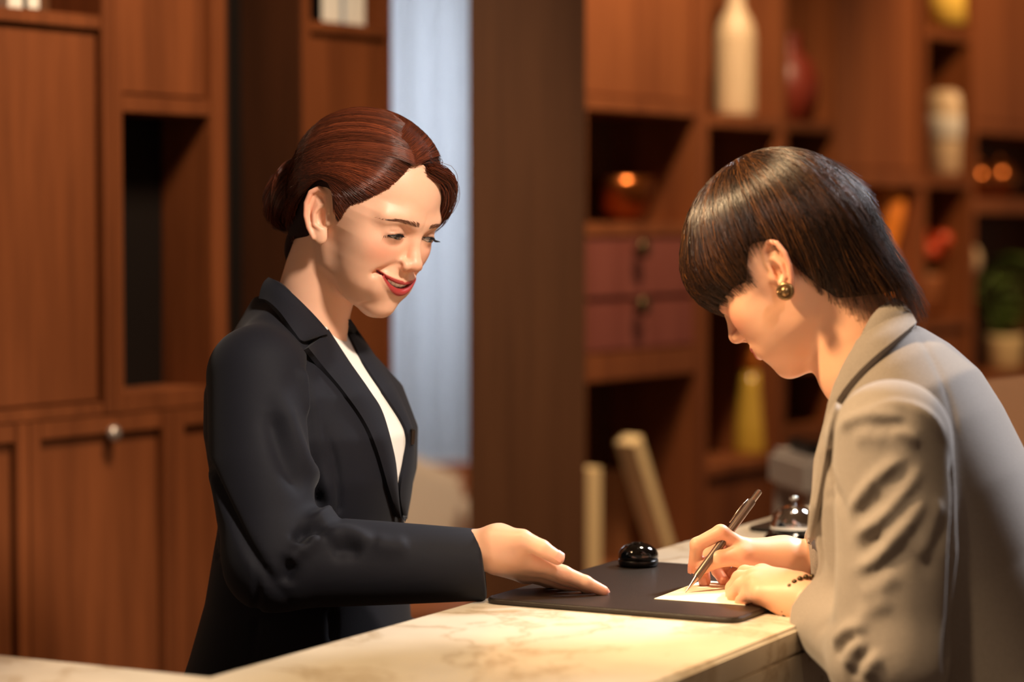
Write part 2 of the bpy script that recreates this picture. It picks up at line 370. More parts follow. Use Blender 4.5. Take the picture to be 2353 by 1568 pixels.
# ------------------------------------------------------------------ counter
CZ = 1.03
e0 = pxz(480, 1555, CZ); e1 = pxz(1850, 1165, CZ); cu_ = (e1 - e0); cu_ /= np.linalg.norm(cu_)
cn = np.array([cu_[1], -cu_[0], 0])                       # towards the guest side
g0 = pxz(1836, 1440, CZ); CW = float((g0 - e0) @ cn)
def cpt(a, b, z=CZ): return e0 + cu_ * a + cn * b + np.array([0, 0, z - CZ])
ang = math.atan2(cu_[1], cu_[0])
ct = empty('reception_counter', (e0[0], e0[1], 0), ang); tag(ct, 'L-shaped cream marble reception counter between the two people', 'counter')
# local: x along staff edge (away), y negative = guest side
poly = [(0, 0), (4.2, 0), (4.2, -CW), (-CW * 1.15, -CW), (-CW * 1.15, 1.9), (0, 1.9)]
def extr(name, poly, z0, z1, mat, parent, bev=.004):
    bm = bmesh.new(); vs_ = [bm.verts.new((p[0], p[1], z0)) for p in poly]; f = bm.faces.new(vs_)
    r = bmesh.ops.extrude_face_region(bm, geom=[f]); bmesh.ops.translate(bm, vec=(0, 0, z1 - z0), verts=[v for v in r['geom'] if isinstance(v, bmesh.types.BMVert)])
    bmesh.ops.recalc_face_normals(bm, faces=bm.faces)
    if bev: bmesh.ops.bevel(bm, geom=bm.edges[:], offset=bev, segments=3, affect='EDGES')
    return link(name, bm_mesh(name, bm), mat, parent)
extr('worktop', poly, CZ - .03, CZ, 'marble', ct)
ins = .0
extr('front_panel', [(-CW * 1.15 + .05, -CW + ins), (4.2, -CW + ins), (4.2, -CW + .05), (-CW * 1.15 + .05, -CW + .05)], .0, CZ - .0302, 'marble', ct, 0)
extr('body', [(-.02, -.02), (4.19, -.02), (4.19, -CW + .051), (-CW * 1.1, -CW + .051), (-CW * 1.1, 1.88), (-.02, 1.88)], .0, CZ - .0315, 'walnut', ct, 0)

# desk pad, measured on the counter top
def on_counter(x, y, z=CZ):
    p = pxz(x, y, z); return float((p - e0) @ cu_), float((p - e0) @ cn)
def rrect(a0, a1, b0, b1, r, n=6):
    pts = []
    for cx_, cy_, s in ((a1 - r, b1 - r, 0), (a0 + r, b1 - r, 90), (a0 + r, b0 + r, 180), (a1 - r, b0 + r, 270)):
        for k in range(n + 1):
            a = math.radians(s + 90 * k / n); pts.append((cx_ + r * math.cos(a), cy_ + r * math.sin(a)))
    return pts
def slab(name, pts, th, mat, label, cat, loc_a, loc_b, z, rot=0.0, bev=.0015):
    o = extr(name, pts, 0, th, mat, None, bev); p = cpt(loc_a, loc_b, z); o.location = p; o.rotation_euler = (0, 0, ang + rot); return tag(o, label, cat)
la, lb = on_counter(1108, 1388); na, nb = on_counter(1690, 1437)
fa = on_counter(1480, 1301)[0]
PADL = fa - la; PADW = nb - lb
print('PAD', PADL, PADW, 'CW', CW, 'ang', math.degrees(ang))
slab('desk_pad', rrect(0, PADL, -PADW, 0, .018), .006, 'pad_leather', 'dark brown leather desk pad under the hands on the counter', 'desk pad', la, max(lb, .003), CZ + .0005)
PZ = CZ + .0065
# writing paper
p1 = pxz(1503, 1378, PZ); p2 = pxz(1603, 1340, PZ); p3 = pxz(1690, 1388, PZ)
pu = p2 - p1; pu /= np.linalg.norm(pu); pv = np.array([pu[1], -pu[0], 0])
o = extr('note_paper', [(0, 0), (.15, 0), (.15, -.105), (0, -.105)], 0, .0006, 'paper', None, 0)
o.location = (p1[0], p1[1], PZ + .0003); o.rotation_euler = (0, 0, math.atan2(pu[1], pu[0])); tag(o, 'cream writing card under the pen on the desk pad', 'paper')
# black dome
bp_ = pxz(1468, 1304, PZ)
t = empty('call_bell', (bp_[0], bp_[1] + .012, PZ + .0002)); tag(t, 'glossy black dome call bell on the desk pad', 'bell')
lathe('base', [(.0215, 0), (.0238, .002), (.0242, .006), (.0238, .008)], 'black_plastic', t, 40)
lathe('dome', [(.0235, .0085), (.0242, .011), (.0238, .0155), (.021, .0205), (.0165, .0245), (.0105, .0272), (.006, .028), (.0055, .0288), (.0005, .029)], 'black_gloss', t, 40)
# second pad and silver bell farther along
qa, qb = on_counter(1712, 1222)
slab('desk_pad', rrect(0, .22, -PADW, 0, .018), .006, 'pad_leather', 'second dark desk pad farther along the counter by the silver bell', 'desk pad', qa, max(qb, .004), CZ + .0005)
sb = pxz(1824, 1248, CZ)
t = empty('call_bell', (sb[0], sb[1], CZ + .0005)); tag(t, 'silver dome call bell on black base by the guest sleeve', 'bell')
lathe('base', [(.036, 0), (.0385, .003), (.0385, .008), (.033, .013), (.03, .016)], 'black_gloss', t, 40)
lathe('dome', [(.030, .018), (.031, .020), (.0305, .026), (.027, .036), (.02, .044), (.011, .048), (.004, .049)], 'chrome', t, 40)
lathe('plunger', [(.003, .049), (.003, .056), (.006, .057), (.006, .06), (.001, .0615)], 'chrome', t, 20)

# ------------------------------------------------------------------ shelf contents
def on_shelf(name, label, cat, x, y, off=.1, rz=0):
    s, z = wall_px(x, y, off); p = W0 + WN * off + WU * s
    return tag(empty(name, (p[0], p[1], z), WTH + rz), label, cat), z
def zshelf(x0, y): return Z(x0, y)
t, z = on_shelf('bottle_vase', 'tall white ribbed bottle vase on the shelf above the guest', 'vase', 1690, 256, .06)
t.location.z = zr(1640, 260) + .0005
h = 1.0
prof = [(.045, 0), (.047, .01), (.047, .19), (.044, .21), (.035, .232), (.024, .25), (.02, .262), (.0185, .36), (.021, .365), (.012, .366)]
sc_ = 5.75 * 92 / 5621 / 2 / .047
lathe('body', [(r * sc_, z_ * sc_) for r, z_ in prof], 'white_ceramic', t, 36)
for k in range(14):
    lathe('rib', [(.0472 * sc_, (.02 + k * .012) * sc_), (.0485 * sc_, (.024 + k * .012) * sc_), (.0472 * sc_, (.028 + k * .012) * sc_)], 'white_ceramic', t, 36)
t, z = on_shelf('metal_bowl', 'shiny bronze bowl on the dark shelf', 'bowl', 1425, 500, .1); t.location.z = zr(1360, 511) + .0005
lathe('body', [(.03, 0), (.034, .004), (.05, .02), (.066, .045), (.074, .075), (.074, .1), (.072, .1), (.07, .075), (.06, .045), (.045, .022), (.005, .008)], 'bronze', t, 36)
lathe('foot_ring', [(.036, 0), (.04, .0), (.04, .006), (.036, .008)], 'bronze', t, 24)
t, z = on_shelf('glass_vase', 'tall amber and green glass vase in the dark shelf opening', 'vase', 1725, 1080, .08); t.location.z = zr(1620, 1075) + .0005
lathe('body', [(.042, 0), (.045, .01), (.038, .08), (.03, .16), (.028, .2)], 'green_glass', t, 28)
lathe('neck', [(.028, .2001), (.027, .24), (.03, .285)], 'orange_glass', t, 28)
lathe('collar', [(.030, .2851), (.03, .32), (.026, .345), (.027, .36)], 'white_ceramic', t, 28)
t, z = on_shelf('round_vase', 'dark red round vase in the dark upper shelf column', 'vase', 1812, 260, .1); t.location.z = zr(1810, 275) + .0005
lathe('body', [(.03, 0), (.045, .01), (.07, .06), (.075, .1), (.06, .15), (.03, .18), (.028, .2), (.034, .21)], 'dark_red', t, 28)
lathe('rim', [(.034, .2105), (.037, .214), (.034, .218), (.028, .218)], 'dark_red', t, 28)
t, z = on_shelf('tall_vase', 'orange vase on the shelf behind the guest hair', 'vase', 2030, 735, .08); t.location.z = zr(1940, 735) + .0005
lathe('body', [(.04, 0), (.05, .01), (.04, .12), (.03, .18), (.05, .24), (.056, .29), (.04, .34), (.02, .37)], 'orange_glass', t, 28)
lathe('rim', [(.02, .3705), (.024, .375), (.02, .38)], 'orange_glass', t, 28)
t, z = on_shelf('white_vase', 'cream vase with brown patch in the narrow right column', 'vase', 2178, 405, .08); t.location.z = zr(2130, 400) + .0005
lathe('body', [(.05, 0), (.058, .01), (.06, .1), (.062, .19), (.055, .225), (.04, .235)], 'white_ceramic', t, 28)
lathe('band', [(.0612, .1), (.0625, .11), (.0635, .15), (.062, .165)], 'grey_white', t, 28)
t, z = on_shelf('table_lamp', 'small yellow shaded lamp at the top of the narrow column', 'lamp', 2172, 60, .08); t.location.z = zr(2130, 55) + .0005
lathe('base', [(.04, 0), (.042, .008), (.01, .014), (.008, .03)], 'bronze', t, 20)
lathe('shade', [(.065, .02), (.06, .12), (.05, .16)], 'yellow_shade', t, 28)
for i, (x, r, lab) in enumerate(((2238, .05, 'brown glass float beside the cream vase'), (2285, .055, 'brown glass float in the dark right shelf'))):
    t, z = on_shelf('glass_float', lab, 'ornament', x + 10, 440, .06); t.location.z = zr(2240, 455) + .0005
    lathe('globe', [(r * math.sin(a) + .0005, r - r * math.cos(a)) for a in np.linspace(.25, math.pi - .15, 14)], 'bronze', t, 24)
    lathe('stopper', [(.01, 2 * r - .004), (.01, 2 * r + .006), (.004, 2 * r + .008)], 'bronze', t, 16)
t, z = on_shelf('round_ornament', 'cream round ornament on the shelf by the red flowers', 'ornament', 2205, 735, .1); t.location.z = zr(2130, 735) + .0005
lathe('stand', [(.04, 0), (.04, .01), (.015, .02), (.012, .09)], 'walnut_dark', t, 20)
lathe('globe', [(.06 * math.sin(a) + .0005, .15 - .06 * math.cos(a)) for a in np.linspace(.2, math.pi, 14)], 'white_ceramic', t, 24)
rng = random.Random(4)
def plant(name, label, cat, x, y, off, zsh, leaf_mat, n, hh, spread, blob=False):
    t, z = on_shelf(name, label, cat, x, y, off); t.location.z = zsh + .0005
    lathe('pot', [(.04, 0), (.05, .01), (.055, .09), (.057, .1), (.05, .1), (.045, .085)], 'cream' if not blob else 'leather_brown', t, 24)
    for k in range(n):
        a = rng.uniform(0, 6.28); r = spread * rng.uniform(.2, 1); zz = hh * rng.uniform(.45, 1)
        P = [(0, 0, .08), (r * .4 * math.cos(a), r * .4 * math.sin(a), zz * .6), (r * math.cos(a), r * math.sin(a), zz)]
        tube('stem', P, .0025, 'leaf_green', t, 5)
        tip = P[2]
        bm = bmesh.new(); bmesh.ops.create_icosphere(bm, subdivisions=2, radius=1)
        sc = (.026, .026, .024) if blob else (.05, .018, .006)
        M = Matrix.Translation(tip) @ Matrix.Rotation(a, 4, 'Z') @ Matrix.Rotation(rng.uniform(-.3, .9), 4, 'Y') @ Matrix.Diagonal((*sc, 1))
        bmesh.ops.transform(bm, matrix=M, verts=bm.verts)
        link('blossom' if blob else 'leaf', bm_mesh('m', bm, True), leaf_mat, t)
    return t
plant('flower_pot', 'red and orange flowers in a pot behind the guest collar', 'flowers', 2115, 735, .1, zr(1940, 735), 'red_glaze', 9, .22, .07, True)
plant('potted_plant', 'leafy green plant on the shelf at the right edge', 'plant', 2310, 860, .1, zr(2240, 870), 'leaf_green', 26, .33, .08)
# books
def book(x, y, off, th, hgt, dep, mat, label, tilt=0.0, zsh=None, grp=None):
    s, z = wall_px(x, y, off); p = W0 + WN * off + WU * s
    t = empty('book', (p[0], p[1], zsh + .0008), WTH); tag(t, label, 'book', grp); t.rotation_euler = (0, -tilt, WTH)
    box('cover', (0, 0, 0), (th, dep, hgt), mat, t, .001)
    box('pages', (.003, -.0006, .003), (th - .003, .003, hgt - .003), mat if mat in ('book_cream', 'book_brown') else 'book_white', t, 0)
    return t
zq = zr(1360, 1325) + .0005
book(1350, 1200, .012, .055, zr(1352, 1082) - zq, .16, 'book_cream', 'thick cream book standing in the bottom shelf beside the pillar', 0, zq)
book(1425, 1200, .07, .05, zr(1430, 1100) - zq, .14, 'book_brown', 'brown book standing between the two cream books', 0, zq)
book(1535, 1300, .012, .035, .30, .05, 'book_cream', 'cream book leaning against the brown book', .50, zq + .004)
zq2 = Z(720, 46)
book(737, 30, .03, .06, .3, .18, 'black_plastic', 'black book on the top shelf beside the curtain', 0, zq2)
book(790, 30, .03, .025, .26, .18, 'book_blue', 'pale blue book on the top shelf beside the curtain', 0, zq2)
book(812, 30, .03, .035, .28, .18, 'book_white', 'white book on the top shelf beside the curtain', 0, zq2)
zq3 = Z(250, 38)
book(20, 5, .02, .03, .25, .1, 'book_white', 'white book on the shelf in the top left corner', 0, zq3)
book(60, 5, .02, .03, .25, .1, 'black_plastic', 'black book on the shelf in the top left corner', 0, zq3)
# grey printer stand on the staff side, behind the guest
gp = px3(1874, 1110, 4.3)
t = empty('side_table', (gp[0], gp[1], 0), math.radians(10)); tag(t, 'grey white side table behind the guest chest', 'table')
ztop = float(px3(1850, 1040, 4.3)[2])
box('table_top', (-.055, -.12, ztop - .07), (.19, .12, ztop), 'grey_white', t, .012)
for lx in (-.045, .15):
    for ly in (-.1, .08): box('leg', (lx, ly, 0), (lx + .03, ly + .03, ztop - .0705), 'grey_white', t, .003)
pr = px3(1872, 1032, 4.3)
o = box('keyboard_box', (-.03, -.07, 0), (.14, .07, .022), 'black_plastic', None, .005); o.location = (pr[0], 4.3, ztop + .0005); o.rotation_euler = (0, 0, .17); o.name = 'card_terminal'
tag(o, 'black card terminal lying on the grey side table', 'terminal')
# tablet on the counter behind the guest's back
tp = px3(2325, 1005, 3.55)
t = empty('tablet_stand', (tp[0], tp[1], CZ + .0005), math.radians(-25)); tag(t, 'bronze tablet on a white stand behind the guest back', 'tablet')
box('foot', (-.06, -.05, 0), (.08, .06, .012), 'grey_white', t, .004)
zz = float(tp[2]) - CZ
o = box('arm', (-.012, -.006, .01), (.012, .006, zz), 'grey_white', t, .002); o.rotation_euler = (math.radians(-6), 0, 0)
o = box('screen', (-.045, -.008, -.09), (.2, .0, .09), 'screen_back', t, .004); o.location = (0, -.02, zz); o.rotation_euler = (math.radians(-14), math.radians(-8), 0)
# ------------------------------------------------------------------ implicit surfaces -> meshes (numpy)
def smin(a, b, k):
    h = np.clip(.5 + .5 * (b - a) / k, 0, 1); return b + (a - b) * h - k * h * (1 - h)
def smax(a, b, k): return -smin(-a, -b, k)
def sd_ell(P, c, r, R=None):
    q = P - np.asarray(c, float)
    if R is not None: q = q @ R
    r = np.asarray(r, float); k0 = np.linalg.norm(q / r, axis=-1); k1 = np.linalg.norm(q / (r * r), axis=-1)
    return k0 * (k0 - 1) / (k1 + 1e-9)
def sd_cap(P, a, b, ra, rb):
    a = np.asarray(a, float); b = np.asarray(b, float); ab = b - a
    t = np.clip(((P - a) @ ab) / (ab @ ab + 1e-12), 0, 1)
    return np.linalg.norm(P - a - t[..., None] * ab, axis=-1) - (ra + (rb - ra) * t)
def sd_chain(P, pts, rad, k=0.0):
    d = None
    for i in range(len(pts) - 1):
        e = sd_cap(P, pts[i], pts[i + 1], rad[i], rad[i + 1])
        d = e if d is None else (np.minimum(d, e) if k == 0 else smin(d, e, k))
    return d
def rotm(yaw, pitch, roll):
    a, b, c = (math.radians(v) for v in (yaw, pitch, roll))
    Rz = np.array([[math.cos(a), -math.sin(a), 0], [math.sin(a), math.cos(a), 0], [0, 0, 1]])
    Rx = np.array([[1, 0, 0], [0, math.cos(b), -math.sin(b)], [0, math.sin(b), math.cos(b)]])
    Ry = np.array([[math.cos(c), 0, math.sin(c)], [0, 1, 0], [-math.sin(c), 0, math.cos(c)]])
    return Rz @ Rx @ Ry
def sd_slices(P, tab, p=2.3):
    """P local (x lateral, y forward, z up); tab rows: z, half width, back y, front y"""
    tab = np.asarray(tab, float); z = P[..., 2]
    zc = np.clip(z, tab[0, 0], tab[-1, 0])
    w = np.interp(zc, tab[:, 0], tab[:, 1]); yb = np.interp(zc, tab[:, 0], tab[:, 2]); yf = np.interp(zc, tab[:, 0], tab[:, 3])
    c = (yb + yf) / 2; hy = (yf - yb) / 2
    qx = np.abs(P[..., 0]) / w; qy = np.abs(P[..., 1] - c) / hy
    rho = (qx ** p + qy ** p + 1e-9) ** (1 / p)
    L = np.sqrt(P[..., 0] ** 2 + (P[..., 1] - c) ** 2 + 1e-12)
    d2 = np.where(rho > .3, L * (1 - 1 / np.maximum(rho, .3)), -np.minimum(w, hy) * .7)
    dz = np.maximum(tab[0, 0] - z, z - tab[-1, 0])
    return np.where(dz > 0, np.sqrt(np.maximum(d2, 0) ** 2 + dz ** 2) + np.minimum(d2, 0) * 0, np.maximum(d2, dz))
def mesh_sdf(f, lo, hi, h, B=10, safety=1.9):
    lo = np.asarray(lo, float); hi = np.asarray(hi, float)
    nb = np.maximum(1, np.ceil((hi - lo) / (h * B)).astype(int))
    g = np.stack(np.meshgrid(*[np.arange(n) for n in nb], indexing='ij'), -1).reshape(-1, 3)
    cen = lo + (g + .5) * h * B
    d = np.concatenate([f(c) for c in np.array_split(cen, max(1, len(cen) // 200000))])
    act = g[np.abs(d) < h * B * .87 * safety]
    n1 = B + 1
    loc = np.stack(np.meshgrid(*[np.arange(n1)] * 3, indexing='ij'), -1).reshape(-1, 3)
    K = np.array([1 << 40, 1 << 20, 1], dtype=np.int64)
    cellk = []; cellp = []; ek = [[], [], []]; es = [[], [], []]
    corner = np.array([[i, j, k] for i in (0, 1) for j in (0, 1) for k in (0, 1)])
    edges = [(a, b) for a in range(8) for b in range(a + 1, 8) if np.abs(corner[a] - corner[b]).sum() == 1]
    step = max(1, 300000 // n1 ** 3)
    for s in range(0, len(act), step):
        bb = act[s:s + step]; G = bb[:, None] * B + loc[None]
        D = f((lo + G * h).reshape(-1, 3)).reshape(len(bb), n1, n1, n1)
        if not ((D > 0).any() and (D <= 0).any()): continue
        S8 = np.stack([D[:, c[0]:c[0] + B, c[1]:c[1] + B, c[2]:c[2] + B] for c in corner], -1)
        ins = S8 <= 0; mixed = ins.any(-1) & ~ins.all(-1)
        bi, ci, cj, ck = np.nonzero(mixed)
        if len(bi):
            v = S8[bi, ci, cj, ck]; acc = np.zeros((len(bi), 3)); cnt = np.zeros(len(bi))
            for a, b in edges:
                m = (v[:, a] <= 0) != (v[:, b] <= 0)
                t = np.where(m, v[:, a] / np.where(m, v[:, a] - v[:, b], 1), 0)
                p = corner[a] + t[:, None] * (corner[b] - corner[a])
                acc += np.where(m[:, None], p, 0); cnt += m
            base = bb[bi] * B + np.stack([ci, cj, ck], -1)
            cellk.append((base + 2) @ K); cellp.append(lo + (base + acc / cnt[:, None]) * h)
        for ax in range(3):
            sl = [slice(0, B)] * 3; sh = [slice(0, B)] * 3; sh[ax] = slice(1, B + 1)
            d0 = D[(slice(None), *sl)]; d1 = D[(slice(None), *sh)]
            m = (d0 <= 0) != (d1 <= 0); q = np.nonzero(m)
            if len(q[0]):
                ek[ax].append(bb[q[0]] * B + np.stack(q[1:], -1)); es[ax].append(d0[m] <= 0)
    ck_ = np.concatenate(cellk); cp = np.concatenate(cellp); o = np.argsort(ck_); ck_ = ck_[o]; cp = cp[o]
    quads = []
    for ax in range(3):
        if not ek[ax]: continue
        e = np.concatenate(ek[ax]); s = np.concatenate(es[ax]); u = np.zeros(3, int); v = np.zeros(3, int); u[(ax + 1) % 3] = 1; v[(ax + 2) % 3] = 1
        idx = []
        ok = np.ones(len(e), bool)
        for off in (-u - v, -v, 0 * u, -u):
            k = (e + off + 2) @ K; i = np.clip(np.searchsorted(ck_, k), 0, len(ck_) - 1); ok &= ck_[i] == k; idx.append(i)
        Q = np.stack(idx, -1)[ok]; s = s[ok]
        Q = np.where(s[:, None], Q, Q[:, ::-1]); quads.append(Q)
    return cp, np.concatenate(quads)
def smooth_mesh(V, Q, it=1, lam=.5):
    for _ in range(it):
        acc = np.zeros_like(V); cnt = np.zeros(len(V))
        for a, b in ((0, 1), (1, 2), (2, 3), (3, 0)):
            np.add.at(acc, Q[:, a], V[Q[:, b]]); np.add.at(cnt, Q[:, a], 1)
            np.add.at(acc, Q[:, b], V[Q[:, a]]); np.add.at(cnt, Q[:, b], 1)
        V = V + lam * (acc / np.maximum(cnt, 1)[:, None] - V)
    return V
def keep_largest(V, Q):
    lab = np.arange(len(V))
    while True:
        m = lab[Q].min(1); new = lab.copy()
        for k in range(4): np.minimum.at(new, Q[:, k], m)
        new = new[new]
        if (new == lab).all(): break
        lab = new
    r, c = np.unique(lab, return_counts=True); keep = lab == r[c.argmax()]; idx = np.cumsum(keep) - 1
    return V[keep], idx[Q[keep[Q[:, 0]]]]
def vnormals(V, Q):
    n = np.cross(V[Q[:, 2]] - V[Q[:, 0]], V[Q[:, 3]] - V[Q[:, 1]]); N = np.zeros_like(V)
    for k in range(4): np.add.at(N, Q[:, k], n)
    return N / (np.linalg.norm(N, axis=1)[:, None] + 1e-12)
def np_mesh(name, V, Q, mat, parent=None, col=None):
    me = bpy.data.meshes.new(name); Q = np.asarray(Q, np.int32); V = np.asarray(V, np.float32)
    n = Q.shape[1]
    me.vertices.add(len(V)); me.vertices.foreach_set('co', V.ravel())
    me.loops.add(Q.size); me.loops.foreach_set('vertex_index', Q.ravel())
    me.polygons.add(len(Q)); me.polygons.foreach_set('loop_start', np.arange(0, Q.size, n, dtype=np.int32))
    me.update(calc_edges=True); me.validate()
    me.polygons.foreach_set('use_smooth', np.ones(len(me.polygons), bool))
    if col is not None:
        ca = me.color_attributes.new('Col', 'FLOAT_COLOR', 'POINT'); ca.data.foreach_set('color', np.c_[col, np.ones(len(col))].astype(np.float32).ravel())
    return link(name, me, mat, parent)
def cast(f, x, y, off=0.0, t0=1.8, t1=3.6, n=70):
    """sphere-trace camera rays through pixels onto surface f=off; misses are put at closest approach"""
    d = ray(x, y); d = d / np.linalg.norm(d, axis=-1, keepdims=True); sh = d.shape; d = d.reshape(-1, 3)
    t = np.full(len(d), t0); best = np.full(len(d), 9.0); bt = t.copy()
    for _ in range(n):
        v = f(CAM + d * t[:, None]) - off
        m = v < best; best = np.where(m, v, best); bt = np.where(m, t, bt)
        t = np.minimum(t + np.clip(v * .8, -.01, .05), t1)
    hit = np.abs(f(CAM + d * t[:, None]) - off) < .002
    t = np.where(hit, t, bt)
    return (CAM + d * t[:, None]).reshape(sh)
def poly_dist(V, pts):
    """distance of V to polyline pts and arc parameter 0..1"""
    pts = np.asarray(pts, float); L = np.r_[0, np.cumsum(np.linalg.norm(np.diff(pts, axis=0), axis=1))]; best = np.full(len(V), 9.0); par = np.zeros(len(V))
    for i in range(len(pts) - 1):
        ab = pts[i + 1] - pts[i]; t = np.clip(((V - pts[i]) @ ab) / (ab @ ab + 1e-12), 0, 1)
        d = np.linalg.norm(V - pts[i] - t[:, None] * ab, axis=1); m = d < best
        best = np.where(m, d, best); par = np.where(m, (L[i] + t * (L[i + 1] - L[i])) / L[-1], par)
    return best, par
def resample(pts, n):
    pts = np.asarray(pts, float); L = np.r_[0, np.cumsum(np.linalg.norm(np.diff(pts, axis=0), axis=1))]
    # Catmull-Rom through the points
    u = np.linspace(0, L[-1], n); out = np.zeros((n, pts.shape[1]))
    P = np.vstack([2 * pts[0] - pts[1], pts, 2 * pts[-1] - pts[-2]])
    i = np.clip(np.searchsorted(L, u, side='right') - 1, 0, len(pts) - 2); t = ((u - L[i]) / (L[i + 1] - L[i] + 1e-12))[:, None]
    p0, p1, p2, p3 = P[i], P[i + 1], P[i + 2], P[i + 3]
    return .5 * (2 * p1 + (p2 - p0) * t + (2 * p0 - 5 * p1 + 4 * p2 - p3) * t ** 2 + (3 * p1 - p0 - 3 * p2 + p3) * t ** 3)
def fold(V, N, f, pix, amp, width, off=0.0):
    """raise (amp>0) or groove (amp<0) the cloth along a line traced on the surface f"""
    pix = np.asarray(pix, float); pp = resample(pix, max(8, len(pix) * 3)); P = cast(f, pp[:, 0], pp[:, 1], off)
    m = np.all((V > P.min(0) - 4 * width) & (V < P.max(0) + 4 * width), axis=1)
    if not m.any(): return V
    d, par = poly_dist(V[m], P); prof = np.exp(-(d / width) ** 2) * np.clip(np.sin(np.pi * np.clip(par, .02, .98)) * 1.8, 0, 1)
    V = V.copy(); V[m] += N[m] * (amp * prof)[:, None]; return V
def patch(name, f, A, B, off, th, mat, parent, n=60, m=14, bulge=0.0, edge=.6):
    """strip of cloth draped on surface f between two pixel curves A and B (same direction)"""
    a = resample(A, n); b = resample(B, n); t = np.linspace(0, 1, m)
    G = a[:, None] * (1 - t)[None, :, None] + b[:, None] * t[None, :, None]
    P = cast(f, G[..., 0], G[..., 1], off)
    return drape(name, P, f, th, mat, parent, bulge)
def grad(f, P, e=.002):
    P = P.reshape(-1, 3); g = np.stack([f(P + np.eye(3)[i] * e) - f(P - np.eye(3)[i] * e) for i in range(3)], -1)
    return g / (np.linalg.norm(g, axis=1)[:, None] + 1e-9)
def drape(name, P, f, th, mat, parent, bulge=0.0):
    n, m = P.shape[:2]
    for _ in range(2):        # relax ray grazing noise
        P[1:-1, 1:-1] = .5 * P[1:-1, 1:-1] + .125 * (P[2:, 1:-1] + P[:-2, 1:-1] + P[1:-1, 2:] + P[1:-1, :-2])
    N = grad(f, P).reshape(n, m, 3)
    t = np.linspace(0, 1, m); bl = bulge * np.sin(np.pi * t)
    top = P + N * (th + bl)[None, :, None] if np.ndim(th + bl) else P + N * th
    bot = P - N * .004
    V = np.concatenate([top.reshape(-1, 3), bot.reshape(-1, 3)]); o = n * m; Q = []
    I = lambda i, j: i * m + j
    for i in range(n - 1):
        for j in range(m - 1):
            Q.append((I(i, j), I(i, j + 1), I(i + 1, j + 1), I(i + 1, j))); Q.append((o + I(i, j), o + I(i + 1, j), o + I(i + 1, j + 1), o + I(i, j + 1)))
    for i in range(n - 1):
        Q.append((I(i, 0), I(i + 1, 0), o + I(i + 1, 0), o + I(i, 0))); Q.append((I(i + 1, m - 1), I(i, m - 1), o + I(i, m - 1), o + I(i + 1, m - 1)))
    for j in range(m - 1):
        Q.append((I(0, j + 1), I(0, j), o + I(0, j), o + I(0, j + 1))); Q.append((I(n - 1, j), I(n - 1, j + 1), o + I(n - 1, j + 1), o + I(n - 1, j)))
    ob = np_mesh(name, V, np.array(Q), mat, parent)
    bm = bmesh.new(); bm.from_mesh(ob.data); bmesh.ops.recalc_face_normals(bm, faces=bm.faces); bm.to_mesh(ob.data); bm.free()
    md = ob.modifiers.new('edge', 'EDGE_SPLIT'); md.split_angle = math.radians(50)
    return ob

# ------------------------------------------------------------------ head (local millimetres: x lateral, y forward, z up, origin at ear canals)
FACE = [(-88, 6, 50, 67), (-84, 13, 34, 79), (-77, 20, 20, 86), (-66, 29, 8, 88), (-55, 39, -2, 90), (-42, 46, -10, 93), (-30, 52, -16, 94), (-15, 58, -20, 92),
        (0, 63, -20, 89), (15, 65, -20, 88), (26, 65, -20, 89), (36, 62, -20, 88), (48, 54, -20, 78), (60, 40, -20, 60)]
EZ = 15.0                                     # eye height
def lid_u(x, o): return EZ + 3.0 + o - 0.019 * (x - 29) ** 2 + (x - 30) * .0
def lid_l(x, o): return EZ - 3.2 - o + 0.012 * (x - 31) ** 2
MC = {}
def mouth_curves(smile, gap, n=8):
    key = (smile, gap)
    if key not in MC:
        lx = np.linspace(0, 25 + 8 * smile, n); e = lx / lx[-1]; tp = 1 - .75 * e ** 2
        zu = -40.2 + smile * (8.4 * e ** 2); zl = -42.7 - gap * (1 - e ** 2) + smile * (9.9 * e ** 2)
        y = np.full(n, 60.0); MC[key] = None
        for _ in range(60): y = y - np.clip(head_sdf(np.stack([lx, y, .5 * (zu + zl)], -1), smile, gap) * .8, -4, 4)
        MC[key] = (lx, e, tp, zu, zl, y + 2.4 * (1 - e ** 2) - .2)
    return MC[key]
